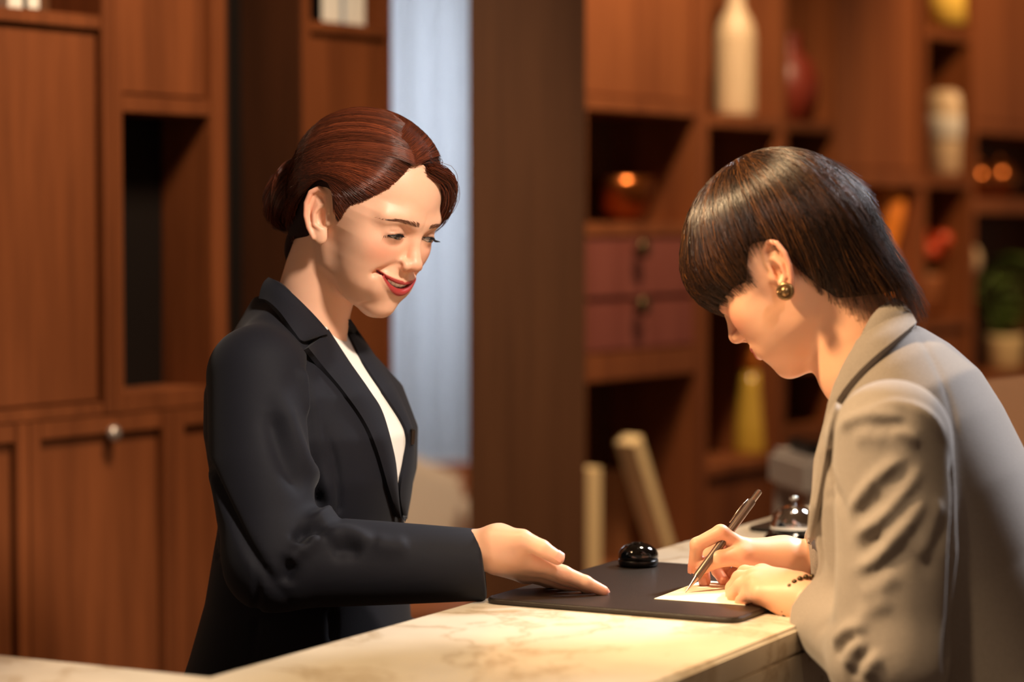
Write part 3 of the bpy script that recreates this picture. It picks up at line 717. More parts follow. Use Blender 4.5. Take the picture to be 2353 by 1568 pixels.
def face_detail(Q, d, smile, gap, eye_open):
    x, y, z = Q[:, 0], Q[:, 1], Q[:, 2]
    d = smax(d, -sd_ell(Q, (32, 98, 18), (19, 14, 11)), 12)                             # sockets
    d = smin(d, sd_chain(Q, [(8, 86.5, 32), (28, 86.5, 37), (46, 75, 34)], [6, 6, 6]), 16)   # brow
    ec = (30.5, 78.5, EZ); d = smin(d, sd_ell(Q, ec, (15.4, 13.4, 12.6)), 5)              # lids
    d = smax(d, -sd_chain(Q, [(18, 91, EZ + 5.5), (30, 92.5, EZ + 7), (43, 86, EZ + 4)], [.5, .9, .5]), 2.5)   # lid crease
    op = np.maximum(z - lid_u(x, eye_open), lid_l(x, eye_open) - z); op = np.maximum(np.maximum(op, np.maximum(17 - x, x - 45)), 78 - y)
    d = smax(d, -op, .8)
    dn = sd_chain(Q, [(0, 85, 27), (0, 92.5, 11), (0, 99.5, -5), (0, 103, -11)], [7.4, 6.8, 7.4, 8.4], 3)
    dn = smin(dn, sd_ell(Q, (0, 104, -13), (9.4, 8, 7.6)), 4); dn = smin(dn, sd_ell(Q, (12.4, 97.5, -16), (6.4, 9, 6.8)), 5.5)
    dn = smin(dn, sd_cap(Q, (0, 98, -20), (0, 95, -24), 5, 5), 4)
    d = smin(d, dn, 7)
    d = smax(d, -sd_ell(Q, (6.4, 101, -22.5), (3.1, 5.5, 4.2)), 2)
    d = smin(d, sd_ell(Q, (0, 82, -47), (34, 12, 22)), 12); d = smin(d, sd_ell(Q, (0, 84.5, -33), (17, 10, 11)), 9)
    if MC.get((smile, gap), 1) is None: return d
    lx, e, tp, zu, zl, yl = mouth_curves(smile, gap)
    U = [(lx[i], yl[i] - 1.4, zu[i] + 2.5 * tp[i]) for i in range(8)]; Lw = [(lx[i], yl[i] - 2.0, zl[i] - 3.9 * tp[i]) for i in range(8)]
    d = smin(d, sd_chain(Q, U, .8 + 2.6 * tp), 5.0); d = smin(d, sd_chain(Q, Lw, .8 + 3.9 * tp), 3.5)
    hg = np.maximum(.5 * (zu - zl) - .2, .6)
    mm = None
    for k in (3.5, 0, -4, -8):
        c = sd_chain(Q, [(lx[i], yl[i] + k, .5 * (zu[i] + zl[i])) for i in range(8)], hg); mm = c if mm is None else np.minimum(mm, c)
    d = smax(d, -mm, 1.2)
    if smile > .5: d = smax(d, -sd_chain(Q, [(19, 95, -18), (27, 90.5, -23), (34, 84, -28.5), (37, 80.5, -32)], [.4, .7, .6, .1]), 3.5)
    if smile > .5: d = smax(d, -sd_chain(Q, [(17, 97, -17), (26, 93.5, -23), (36, 84, -31), (38, 81, -35)], [.5, .9, .6, .2]), 10)
    d = smax(d, -sd_cap(Q, (0, 98.5, -28), (0, 101.5, -35), 1.0, 1.4), 4)                 # philtrum
    return d
def head_sdf(P, smile=0.0, gap=0.0, eye_open=0.0):
    Q = P.copy(); Q[:, 0] = np.abs(Q[:, 0])
    d = sd_ell(Q, (0, 3, 46), (72, 93, 80))
    d = smin(d, sd_slices(Q, FACE, 2.25), 16)
    near = np.abs(d) < 30
    q = Q[near]; e = d[near]
    e = smin(e, sd_ell(q, (31, 64, -8 + 3 * smile), (27, 21 + 3.5 * smile, 21)), 18)      # cheeks
    e = smin(e, sd_ell(q, (33, 54, -37), (20.5, 23, 27)), 24)
    e = smin(e, sd_ell(q, (23, 65, -52), (16, 17, 16)), 18)
    e = smin(e, sd_ell(q, (0, 79.5, -75), (14.5, 13, 12)), 13)                            # chin
    e = smin(e, sd_chain(q, [(47, 4, -22), (39, 18, -48), (22, 54, -70), (7, 72, -77)], [8, 10, 10, 9.5]), 22)   # jaw
    fr = (q[:, 1] > 55) & (q[:, 2] < 60); e[fr] = face_detail(q[fr], e[fr], smile, gap, eye_open)
    d[near] = e
    return d
EAR_R = rotm(24, 15, -6)
def ear_sdf(P):
    q = P.copy(); q[..., 0] = np.abs(q[..., 0]); q2 = (q - np.array([68, 3, -.5])) @ EAR_R
    d = sd_ell(q2, (0, -1, 6), (4.2, 15, 27)); d = smin(d, sd_ell(q2, (0, 4, -22), (3.8, 8, 9)), 6)
    hel = [(3, 9, 2), (4, 10, 14), (4.5, 6, 27), (4.5, -4, 33), (4.5, -13, 27), (4, -17, 14), (3.5, -16, 0), (3, -11, -13), (2.5, -4, -24)]
    cl = sd_ell(q2, (6, 2.5, -1), (8.5, 8.5, 12.5)); d = smax(d, -cl, 2)
    d = smax(d, -sd_chain(q2, [(4.5, 3, 25), (4.8, -8, 22), (4.5, -12, 8), (4.2, -9.5, -6)], [2.8, 3.2, 3.0, 2.0]), 1.8)
    d = smin(d, sd_chain(q2, hel, [2.0, 2.6, 3.0, 3.2, 3.2, 3.0, 2.8, 2.8, 2.6]), 2.5)
    d = smin(d, sd_chain(q2, [(2.5, 8, 17), (3.2, -1, 14), (3.2, -6.5, 4), (3, -4.5, -9), (2.8, 3, -13)], [1.8, 2.4, 2.6, 2.4, 2.2]), 2.5)
    d = smin(d, sd_ell(q2, (2.0, 11.5, -3), (3.0, 4, 6)), 2.5)
    return d
def to_local(P, R, t, s=1.0): return (P - t) @ R * (1000.0 / s)
def full_head(P, R, t, s, **kw):
    q = to_local(P, R, t, s); d = head_sdf(q, **kw)
    m = (np.abs(q[:, 0]) > 48) & (np.abs(q[:, 1]) < 60) & (np.abs(q[:, 2]) < 70)
    d[m] = smin(d[m], ear_sdf(q[m]), 3.0)
    return d * (s / 1000.0)
def skin_color(q, base, smile, gap, lipcol, blush, brow=None):
    """vertex colour from local head mm; everything else base"""
    x = np.abs(q[:, 0]); y = q[:, 1]; z = q[:, 2]; c = np.tile(np.array(base), (len(q), 1))
    def mixc(w, col):
        nonlocal c
        w = np.clip(w, 0, 1)[:, None]; c = c * (1 - w) + np.array(col) * w
    front = np.clip((y - 60) / 20, 0, 1)
    mixc(.55 * np.exp(-((x - 44) / 20) ** 2 - ((z + 6) / 16) ** 2) * front, blush)
    mixc(.35 * np.exp(-((x) / 12) ** 2 - ((z + 14) / 10) ** 2) * front, blush)
    ear = np.clip((x - 71) / 6, 0, 1) * (np.abs(z - 5) < 45) * (np.abs(y + 8) < 30); mixc(.45 * ear, blush)
    mw = 25 + 8 * smile; e = np.minimum(x / mw, 1); tp = 1 - .75 * e ** 2; zu = -40.2 + smile * 8.4 * e ** 2; zl = -42.7 - gap * (1 - e ** 2) + smile * 9.9 * e ** 2
    up = zu + .6 + 5.2 * tp - 1.5 * np.exp(-(x / 3.5) ** 2); lo = zl - .8 - 7.8 * tp
    wl = np.clip((up - z) / 1.2, 0, 1) * np.clip((z - lo) / 1.2, 0, 1) * np.clip((mw + 1 - x) / 2, 0, 1) * (y > 72)
    mixc(wl, lipcol)
    yl = np.interp(x, mouth_curves(smile, gap)[0], mouth_curves(smile, gap)[5])
    inner = (z < zu + .5) * (z > zl - .5) * (x < mw) * np.clip((yl - 3 - y) / 2, 0, 1) * (y > 60); mixc(inner, (.10, .015, .015))
    # eye lids: soft brown shade along the lash line
    ew = np.exp(-((z - lid_u(x, 0)) / 3.2) ** 2) * np.clip((17 - np.abs(x - 31)) / 5, 0, 1) * front; mixc(.5 * ew, (.20, .08, .05))
    sh = np.exp(-((z - EZ - 7) / 5) ** 2) * np.clip((19 - np.abs(x - 32)) / 8, 0, 1) * front; mixc(.3 * sh, (.42, .20, .13))
    if brow is not None:
        bz = 32.5 + np.interp(x, [8, 20, 38, 52], [-.6, 1.0, 2.6, -2.0]); bh = np.interp(x, [8, 20, 36, 52], [1.8, 2.2, 1.8, .7])
        wb = np.clip((bh - np.abs(z - bz)) / 1.2 + .3, 0, 1) * np.clip((x - 8) / 3, 0, 1) * np.clip((53 - x) / 3, 0, 1) * front; mixc(.5 * wb, brow)
    return c
# cloth folds of the dark blazer: traced lines, height, width
WFOLDS = [
    ([(716, 800), (712, 900), (716, 960), (725, 1100), (735, 1180)], -0.0120, .007),      # sleeve front edge / armhole
    ([(690, 840), (700, 900), (712, 960)], 0.0075, .009),
    ([(640, 880), (660, 960), (700, 1060), (740, 1130), (765, 1180)], 0.0090, .013),
    ([(620, 940), (650, 1050), (700, 1140)], -0.0075, .012),
    ([(700, 1225), (735, 1195), (763, 1180)], 0.0135, .012),
    ([(680, 1252), (705, 1222), (745, 1215)], -0.0150, .008),
    ([(660, 1300), (690, 1262), (735, 1228)], 0.0105, .010),
    ([(655, 1350), (668, 1300), (690, 1262)], -0.0090, .009),
    ([(745, 1240), (790, 1225), (830, 1240), (850, 1262)], 0.0090, .011),
    ([(760, 1270), (800, 1262), (830, 1275)], -0.0075, .010),
    ([(855, 1245), (900, 1255), (940, 1250)], 0.0060, .011),
    ([(455, 1000), (500, 1120), (560, 1240), (620, 1330), (665, 1385)], -0.0090, .006),      # back edge of sleeve
    ([(740, 970), (765, 1040), (778, 1110), (780, 1220)], -0.0045, .004),                   # princess seam
    ([(590, 1290), (590, 1400), (580, 1520)], -0.0045, .004),
    ([(765, 1400), (765, 1480)], -0.0045, .005),
    ([(480, 1090), (495, 1250), (515, 1330)], -0.0045, .004),
]
GFOLDS = [
    ([(1925, 985), (1990, 945), (2060, 930), (2130, 955), (2175, 1010)], .005, .007),
    ([(1950, 948), (2010, 934), (2060, 936), (2110, 950)], -0.0028, .010),
    ([(1930, 978), (1985, 960), (2035, 955), (2085, 962)], .006, .006),
    ([(2000, 985), (2050, 978), (2090, 985)], -0.0028, .008),
    ([(2050, 985), (2085, 998), (2115, 1020)], .005, .006),
    ([(1960, 1010), (2000, 1000), (2040, 1010)], .003, .008),
    ([(1915, 1010), (1908, 1060), (1918, 1120), (1940, 1180), (1955, 1260)], -0.0039, .006),
    ([(1950, 1182), (1975, 1145), (2000, 1112), (2040, 1076), (2080, 1050)], .006, .006),
    ([(1970, 1190), (2005, 1165), (2035, 1140)], -0.0033, .008),
    ([(1958, 1236), (2010, 1203), (2050, 1165), (2090, 1115), (2120, 1070)], .006, .006),
    ([(1975, 1282), (2000, 1255), (2030, 1225)], -0.0039, .009),
    ([(1958, 1312), (2005, 1290), (2050, 1245), (2095, 1190), (2130, 1130)], .007, .007),
    ([(2005, 1330), (2050, 1290), (2090, 1240)], -0.0017, .010),
    ([(2105, 1290), (2135, 1220), (2160, 1140)], .004, .009),
    ([(2120, 1330), (2150, 1250), (2175, 1180)], -0.0017, .010),
    ([(1975, 1370), (2020, 1350), (2060, 1310)], .004, .009),
    ([(1965, 1430), (2005, 1400), (2050, 1380)], .004, .009),
    ([(2185, 1050), (2195, 1150), (2190, 1300), (2180, 1450), (2170, 1560)], -0.0100, .007),
    ([(1915, 1480), (1950, 1448), (2000, 1440)], .007, .007),
    ([(1920, 1510), (1945, 1475), (1975, 1465)], -0.0039, .006),
    ([(1945, 1540), (1960, 1495), (1990, 1475)], .007, .007),
    ([(1960, 1560), (1980, 1515), (2010, 1490)], -0.0039, .006),
    ([(1990, 1560), (2000, 1525), (2025, 1505)], .007, .007),
    ([(1870, 1460), (1890, 1440), (1930, 1430)], -0.0022, .007),
    ([(2110, 765), (2160, 860), (2190, 960), (2195, 1040)], -0.0017, .005),
    ([(1938, 1128), (1905, 1143), (1882, 1156)], -0.0022, .004),
    ([(1886, 1110), (1880, 1180), (1884, 1250), (1898, 1310)], -0.0044, .005),
]
# ------------------------------------------------------------------ hair helpers
HC = np.array([0, 3.0, 46.0])
def ell_radius(dirs, rad): return 1.0 / np.linalg.norm(dirs / np.asarray(rad, float), axis=-1)
def slerp(a, b, t):
    a = a / np.linalg.norm(a, axis=-1, keepdims=True); b = b / np.linalg.norm(b, axis=-1, keepdims=True)
    w = np.arccos(np.clip((a * b).sum(-1), -.999, .999))[:, None, None]; t = t[None, :, None]
    return (np.sin((1 - t) * w) * a[:, None] + np.sin(t * w) * b[:, None]) / np.sin(w)
def strand_mesh(name, paths, rad, mat, parent, cols, seg=3):
    """paths (n,k,3) world; rad (k,) taper ; cols (n,3)"""
    n, k, _ = paths.shape
    T = np.gradient(paths, axis=1); T /= np.linalg.norm(T, axis=2, keepdims=True) + 1e-12
    ref = np.array([.37, .21, .9]); A = np.cross(T, ref); A /= np.linalg.norm(A, axis=2, keepdims=True) + 1e-12; B = np.cross(T, A)
    an = np.arange(seg) * 2 * np.pi / seg
    V = paths[:, :, None] + rad[None, :, None, None] * (np.cos(an)[None, None, :, None] * A[:, :, None] + np.sin(an)[None, None, :, None] * B[:, :, None])
    V = V.reshape(-1, 3)
    i = np.arange(n)[:, None, None] * k * seg; j = np.arange(k - 1)[None, :, None] * seg; s = np.arange(seg)[None, None, :]; s2 = (s + 1) % seg
    Q = np.stack([i + j + s, i + j + s2, i + j + seg + s2, i + j + seg + s], -1).reshape(-1, 4)
    col = np.repeat(cols, k * seg, axis=0)
    o = np_mesh(name, V, Q, mat, parent, col); o['kind'] = 'stuff'; return o

# ------------------------------------------------------------------ the receptionist
NR = np.random.default_rng(7)
WR = rotm(-126, -23.2, -3.6); WT = np.array([-0.1853, 2.881, 1.4530]); WS = 1.0
wl = lambda P: to_local(P, WR, WT, WS)
ww = lambda q: np.asarray(q, float) / 1000 * WS @ WR.T + WT
SMILE, GAP = 1.0, 4.0
TY = -103; TR = rotm(TY, 0, 0); TC = np.array([-.250, 2.93, 0])
WTORSO = [(.76, .205, -.145, .125), (.9, .195, -.135, .125), (.94, .185, -.122, .12), (1.0, .168, -.106, .117), (1.09, .15, -.092, .113), (1.15, .16, -.100, .129), (1.20, .166, -.108, .130), (1.25, .163, -.106, .110), (1.285, .135, -.098, .080), (1.312, .088, -.084, .048), (1.338, .064, -.066, .01), (1.358, .048, -.055, -.02)]
W_SH = px3(590, 866, 2.775); W_EL = px3(628, 1290, 2.70); W_CU = px3(1108, 1299, 2.705)
W_SH2 = TC + np.array([0, 0, 1.285]) + TR @ np.array([-.150, -.045, -.03]); W_EL2 = W_SH2 + np.array([-.02, .05, -.27]); W_CU2 = W_EL2 + TR @ np.array([.06, .19, -.09])
W_NK0 = ww((0, -20, -12)); W_NK1 = px3(698, 770, 2.905); W_NK2 = px3(700, 860, 2.92)
W_TRP = (px3(668, 778, 2.89), px3(602, 862, 2.80))
def w_torso(P): return smin(sd_slices((P - TC) @ TR, WTORSO, 2.35), sd_cap(P, W_TRP[0], W_TRP[1], .052, .050), .03)
cutd = W_CU - W_EL; cutd = cutd / np.linalg.norm(cutd)
def w_jacket(P):
    d = w_torso(P)
    arm = sd_chain(P, [W_SH, .5 * (W_SH + W_EL) + np.array([-.006, 0, .0]), W_EL], [.056, .058, .052])
    arm = smin(arm, sd_chain(P, [W_EL, .5 * (W_EL + W_CU), W_CU + cutd * .03], [.053, .047, .038]), .02)
    cut = np.array([.995, 0, .1]); arm = smax(arm, (P - W_CU) @ (cut / np.linalg.norm(cut)) - .002, .003)
    d = smin(d, arm, .028)
    arm2 = sd_chain(P, [W_SH2, W_EL2, W_CU2], [.05, .047, .04]); d = smin(d, arm2, .025)
    return d
def w_neck(P):
    return smin(sd_chain(P, [W_NK0, W_NK1], [.046, .045], 0), sd_cap(P, W_NK1, W_NK2, .046, .054), .02)
def w_headneck(P):
    d = full_head(P, WR, WT, WS, smile=SMILE, gap=GAP)
    return smin(d, w_neck(P), .016)
receptionist = empty('person', (TC[0], TC[1], 0)); tag(receptionist, 'smiling receptionist in a black blazer and white top gesturing over the counter', 'person')
def child(o, par):
    o.parent = par; o.matrix_parent_inverse = Matrix.Translation(-Vector(par.location)); return o
SKIN_W = srgb(238, 186, 156)[:3]
sections = []
V, Q = mesh_sdf(w_headneck, WT - np.array([.17, .17, .24]), WT + np.array([.17, .17, .17]), .0013)
q = wl(V); col = skin_color(q, SKIN_W, SMILE, GAP, srgb(172, 60, 60)[:3], srgb(236, 150, 122)[:3], srgb(92, 56, 40)[:3])
sections.append((V, Q, col))
# right hand (open, palm up towards the guest)
def P3(*a): return px3(a[0], a[1], a[2])
def hand_sdf(P, wrist, palm, fingers, k=.006):
    """palm: list of (pts, radii); fingers list of (pts, radii)"""
    d = sd_chain(P, wrist[0], wrist[1])
    for pts, r in palm: d = smin(d, sd_chain(P, pts, r), .012)
    for pts, r in fingers: d = smin(d, sd_chain(P, pts, r, .003), k)
    return d
HW = ([P3(1040, 1268, 2.705), P3(1110, 1264, 2.70), P3(1150, 1264, 2.70)], [.024, .0235, .025])
hw_idx = [P3(1235, 1291, 2.692), P3(1296, 1318, 2.692), P3(1345, 1339, 2.694), P3(1386, 1359, 2.698)]
hw_mid = [P3(1228, 1303, 2.708), P3(1300, 1330, 2.712), P3(1352, 1350, 2.714), P3(1389, 1363, 2.716)]
hw_rng = [P3(1216, 1314, 2.724), P3(1285, 1338, 2.730), P3(1334, 1353, 2.733), P3(1372, 1362, 2.734)]
hw_lit = [P3(1204, 1321, 2.738), P3(1258, 1336, 2.746), P3(1296, 1345, 2.750), P3(1326, 1351, 2.752)]
hw_thm = [P3(1140, 1240, 2.683), P3(1200, 1240, 2.672), P3(1245, 1261, 2.668), P3(1281, 1283, 2.668)]
wfr = [.0092, .0084, .0077, .0064]
HWP = [([P3(1140, 1255, 2.692), hw_idx[0]], [.020, .0115]), ([P3(1145, 1268, 2.705), hw_mid[0]], [.020, .011]), ([P3(1145, 1280, 2.715), hw_rng[0]], [.017, .0105]),
       ([P3(1145, 1288, 2.722), hw_lit[0]], [.015, .010]), ([P3(1150, 1250, 2.69), P3(1190, 1250, 2.68)], [.02, .0145])]
HWF = [(hw_idx, wfr), (hw_mid, wfr), (hw_rng, [.0088, .008, .0073, .006]), (hw_lit, [.0078, .007, .0063, .0054]), (hw_thm, [.015, .0108, .0094, .0078])]
w_hand = lambda P: hand_sdf(P, HW, HWP, HWF)
pts = np.concatenate([np.array(HW[0])] + [np.array(f_[0]) for f_ in HWF])
V, Q = mesh_sdf(w_hand, pts.min(0) - .03, pts.max(0) + .03, .0013)
def hand_color(V, base, tips, knuckles):
    c = np.tile(np.array(base), (len(V), 1)); bl = np.array(srgb(232, 140, 116)[:3])
    for t_ in tips:
        w_ = (.55 * np.exp(-(np.linalg.norm(V - t_, axis=1) / .012) ** 2))[:, None]; c = c * (1 - w_) + bl * w_
    for t_ in knuckles:
        w_ = (.3 * np.exp(-(np.linalg.norm(V - t_, axis=1) / .010) ** 2))[:, None]; c = c * (1 - w_) + bl * w_
    return c
sections.append((V, Q, hand_color(V, SKIN_W, [f_[0][-1] for f_ in HWF], [f_[0][1] for f_ in HWF] + [f_[0][0] for f_ in HWF])))
def relaxed_hand(wr, d, n, side):
    """half-open hand: wr wrist, d pointing direction, n palm normal, side +1 thumb to the right of d seen from the back"""
    d = d / np.linalg.norm(d); n = n - d * (n @ d); n /= np.linalg.norm(n); sd = np.cross(d, n) * side
    F_ = []
    for off, L_, r_ in ((-.026, .058, .0078), (-.009, .072, .0088), (.009, .078, .0092), (.027, .070, .0092)):
        m = wr + d * .082 + sd * off; F_.append(([m, m + d * L_ * .45 + n * .010, m + d * L_ * .72 + n * .026, m + d * L_ * .85 + n * .042], [r_ + .0006, r_, r_ * .92, r_ * .78]))
    t0 = wr + d * .022 + sd * .022; F_.append(([t0, t0 + d * .03 + sd * .018 + n * .006, t0 + d * .052 + sd * .022 + n * .016, t0 + d * .07 + sd * .018 + n * .026], [.014, .011, .0098, .008]))
    pal = [([wr + d * .008, f_[0][0]], [.02, f_[1][0] + .002]) for f_ in F_[:4]] + [([wr + d * .01, F_[4][0][1]], [.02, .012])]
    return ([wr - d * .06, wr], [.023, .023]), pal, F_
ldir = TR @ np.array([.03, .9, -.35]); RH = relaxed_hand(W_CU2 + ldir / np.linalg.norm(ldir) * .025, ldir, np.array([.2, -.6, -.7]), -1)
pts = np.concatenate([np.array(RH[0][0])] + [np.array(f_[0]) for f_ in RH[2]])
V, Q = mesh_sdf(lambda P: hand_sdf(P, *RH), pts.min(0) - .03, pts.max(0) + .03, .0024)
sections.append((V, Q, hand_color(V, SKIN_W, [f_[0][-1] for f_ in RH[2]], [])))
# hidden rest of the body under the clothes, at a coarse step
HIPC = TC + TR @ np.array([0, -.012, 0]) + np.array([0, 0, .90])
LEGS = []
for sx in (-1, 1):
    LEGS.append([HIPC + TR @ np.array([sx * .09, 0, -.02]), HIPC + TR @ np.array([sx * .085, .01, -.43]) , HIPC + TR @ np.array([sx * .08, -.005, -.83])])
def w_rest(P):
    d = w_torso(P) + .02; d = smin(d, w_neck(P) + .004, .02)
    d = smin(d, sd_chain(P, [W_SH, W_EL, W_CU - cutd * .03], [.042, .034, .022]), .02)
    d = smin(d, sd_chain(P, [W_SH2, W_EL2, W_CU2], [.042, .034, .022]), .02)
    for L in LEGS: d = smin(d, sd_chain(P, L, [.07, .052, .034]), .03)
    return d
V, Q = mesh_sdf(w_rest, TC + np.array([-.3, -.4, .03]), TC + np.array([.42, .35, 1.34]), .011)
sections.append((V, Q, np.tile(np.array(SKIN_W), (len(V), 1))))
def join_sections(sections):
    Vs, Qs, Cs = [], [], []; b = 0
    for V, Q, c in sections: Vs.append(V); Qs.append(Q + b); Cs.append(c); b += len(V)
    return np.concatenate(Vs), np.concatenate(Qs), np.concatenate(Cs)
V, Q, c = join_sections(sections)
child(np_mesh('body', V, Q, 'skin', None, c), receptionist)
def nail(a, b, up, r, par, l=.0095, wd=.0062):
    """nail plate on the finger end: a joint, b tip, up = direction the nail faces"""
    ax = (b - a) / np.linalg.norm(b - a); up = up - ax * (up @ ax); up /= np.linalg.norm(up); sd = np.cross(ax, up)
    Vn = []; Fn = []
    for i in range(7):
        u = i / 6
        for j in range(7):
            v = j / 6 * 2 - 1; wv = wd * (1 if u < .75 else math.sqrt(max(0, 1 - ((u - .75) / .27) ** 2)))
            Vn.append(b + ax * (u * l - l * .35) + sd * v * wv + up * (math.sqrt(max(0, (r + .0006) ** 2 - (v * wd * .9) ** 2)) * (1 - .12 * u)))
    for i in range(6):
        for j in range(6): Fn.append((i * 7 + j, i * 7 + j + 1, (i + 1) * 7 + j + 1, (i + 1) * 7 + j))
    o = pymesh('nail', Vn, Fn, 'nail'); return child(o, par)
toC = lambda p: (CAM - p) / np.linalg.norm(CAM - p)
nail(hw_thm[2], hw_thm[3], toC(hw_thm[3]) + np.array([.35, 0, .45]), .0078, receptionist)
# eyes
def eyeballs(par, ww_, sc, look):
    for sx in (-1, 1):
        c_ = np.array([sx * 30.5, 78.5, EZ]); bm = bmesh.new(); bmesh.ops.create_uvsphere(bm, u_segments=32, v_segments=20, radius=.0118 * sc)
        o = link('eyeball', bm_mesh('eyeball', bm, True), 'eye_white'); o.location = ww_(c_); child(o, par)
        ax = np.array([look[0] + sx * .12, 1.0, look[1]]); ax /= np.linalg.norm(ax)
        s1 = np.cross(ax, (0, 0, 1.0)); s1 /= np.linalg.norm(s1); s2 = np.cross(s1, ax); Vn = [ww_(c_ + ax * 12.45)]; Fn = []
        for i, (rr, hh) in enumerate(((2.5, 12.3), (4.6, 11.75), (5.9, 11.1))):
            for k in range(24):
                a_ = k * math.pi / 12; Vn.append(ww_(c_ + ax * hh + rr * (math.cos(a_) * s1 + math.sin(a_) * s2)))
        for k in range(24): Fn.append((0, 1 + k, 1 + (k + 1) % 24))
        for i in range(2):
            for k in range(24): Fn.append((1 + i * 24 + k, 1 + (i + 1) * 24 + k, 1 + (i + 1) * 24 + (k + 1) % 24, 1 + i * 24 + (k + 1) % 24))
        child(pymesh('iris', Vn, Fn, 'iris_dark'), par)
        # lashes: a dark line on the lid edge and a fringe of curved hairs
        paths = []; rads = []
        xs_ = np.linspace(18.5, 44, 22)
        def lidpt(x_, z_, out=0):
            v = 1 - ((x_ - 30.5) / 15.4) ** 2 - ((z_ - EZ) / 12.6) ** 2; return np.array([sx * x_, 78.5 + 13.4 * math.sqrt(max(v, .05)) + out, z_])
        paths.append(np.array([lidpt(x_, lid_u(x_, 0) - .1, .35) for x_ in xs_])); rads.append(np.interp(xs_, [18, 30, 44], [.35, .75, .7]))
        paths.append(np.array([lidpt(x_, lid_l(x_, 0) + .2, .05) for x_ in xs_])); rads.append(np.full(22, .22))
        for x_ in np.linspace(20, 45.5, 34):
            b0 = lidpt(x_, lid_u(x_, 0) - .2, .3); out = np.array([sx * (x_ - 29) * .055, .8, -.18]); L_ = np.interp(x_, [20, 32, 45], [4.5, 7.0, 7.5])
            paths.append(np.array([b0, b0 + out * L_ * .5 + (0, 0, -L_ * .18), b0 + out * L_ + (0, 0, L_ * .12)])); rads.append(np.array([.32, .24, .06]))
        Vn, Fn = tube_arrays([ww_(p_) for p_ in paths], [r_ * sc / 1000 for r_ in rads], 4)
        child(tag(pymesh('eyelash', Vn, Fn, 'lash'), kind='stuff'), par)
        # brow hairs
        paths = []; rads = []
        for k in range(150):
            u = NR.random(); x_ = 9 + 44 * u; bz = 32.5 + np.interp(x_, [8, 20, 38, 52], [-.6, 1.0, 2.6, -2.0]); bh = np.interp(x_, [8, 20, 36, 52], [2.3, 2.7, 2.1, .7])
            z_ = bz + NR.uniform(-1, 1) * bh; paths.append((x_, z_))
        X_ = np.array(paths); y_ = np.full(len(X_), 70.0)
        for _ in range(40):
            dd = head_sdf(np.stack([X_[:, 0], y_, X_[:, 1]], -1), SMILE, GAP, 0.0); y_ += np.clip(-dd * .8, -5, 5)
        tips = X_ + np.stack([np.full(len(X_), 5.0), np.interp(X_[:, 0], [8, 25, 52], [3.5, 1.2, -1.6])], -1); yt = y_.copy()
        for _ in range(40):
            dd = head_sdf(np.stack([tips[:, 0], yt, tips[:, 1]], -1), SMILE, GAP, 0.0); yt += np.clip(-dd * .8, -5, 5)
        a_ = np.stack([sx * X_[:, 0], y_ - .2, X_[:, 1]], -1); b_ = np.stack([sx * tips[:, 0], yt + .3, tips[:, 1]], -1)
        pa_ = np.stack([a_, .5 * (a_ + b_) + (0, .4, 0), b_], 1)
        o = strand_mesh('eyebrow', ww_(pa_.reshape(-1, 3)).reshape(pa_.shape), np.array([.2, .17, .05]) * sc / 1000, 'hair', None, np.tile(np.array(srgb(108, 68, 48)[:3]), (len(pa_), 1))); child(o, par)
eyeballs(receptionist, ww, WS, (-.20, -.12))
# teeth
lx, e_, tp, zu, zl, yl = mouth_curves(SMILE, GAP, 8)
for sx in (-1, 1):
    for k in range(4):
        x0 = [0, 8.6, 15.4, 22, 27][k]; x1 = [8.5, 15.3, 21.9, 26.9, 31.5][k]
        rows = []
        for x_ in np.linspace(x0, x1, 5):
            ee = x_ / lx[-1]; y_ = np.interp(x_, lx, yl) - 4.2; rd = 1 - ((x_ - (x0 + x1) / 2) / ((x1 - x0) / 2)) ** 4
            top_ = np.interp(x_, lx, zu) + .7; bot_ = np.interp(x_, lx, zu) - (6.2 - 4.2 * min(1, ee) ** 2) * (.86 + .14 * rd)
            rows.append([(sx * x_, y_ - .8 * (1 - rd) , top_), (sx * x_, y_ + .3 * rd, (top_ + bot_) / 2), (sx * x_, y_ - .2, bot_), (sx * x_, y_ - 3, bot_ + .3), (sx * x_, y_ - 4, top_)])
        Vn = ww(np.array(rows).reshape(-1, 3)); Fn = [(i * 5 + j, i * 5 + (j + 1) % 5, (i + 1) * 5 + (j + 1) % 5, (i + 1) * 5 + j) for i in range(4) for j in range(5)] + [(0, 1, 2, 3, 4), (20, 21, 22, 23, 24)]
        child(pymesh('tooth', Vn, Fn, 'teeth'), receptionist)
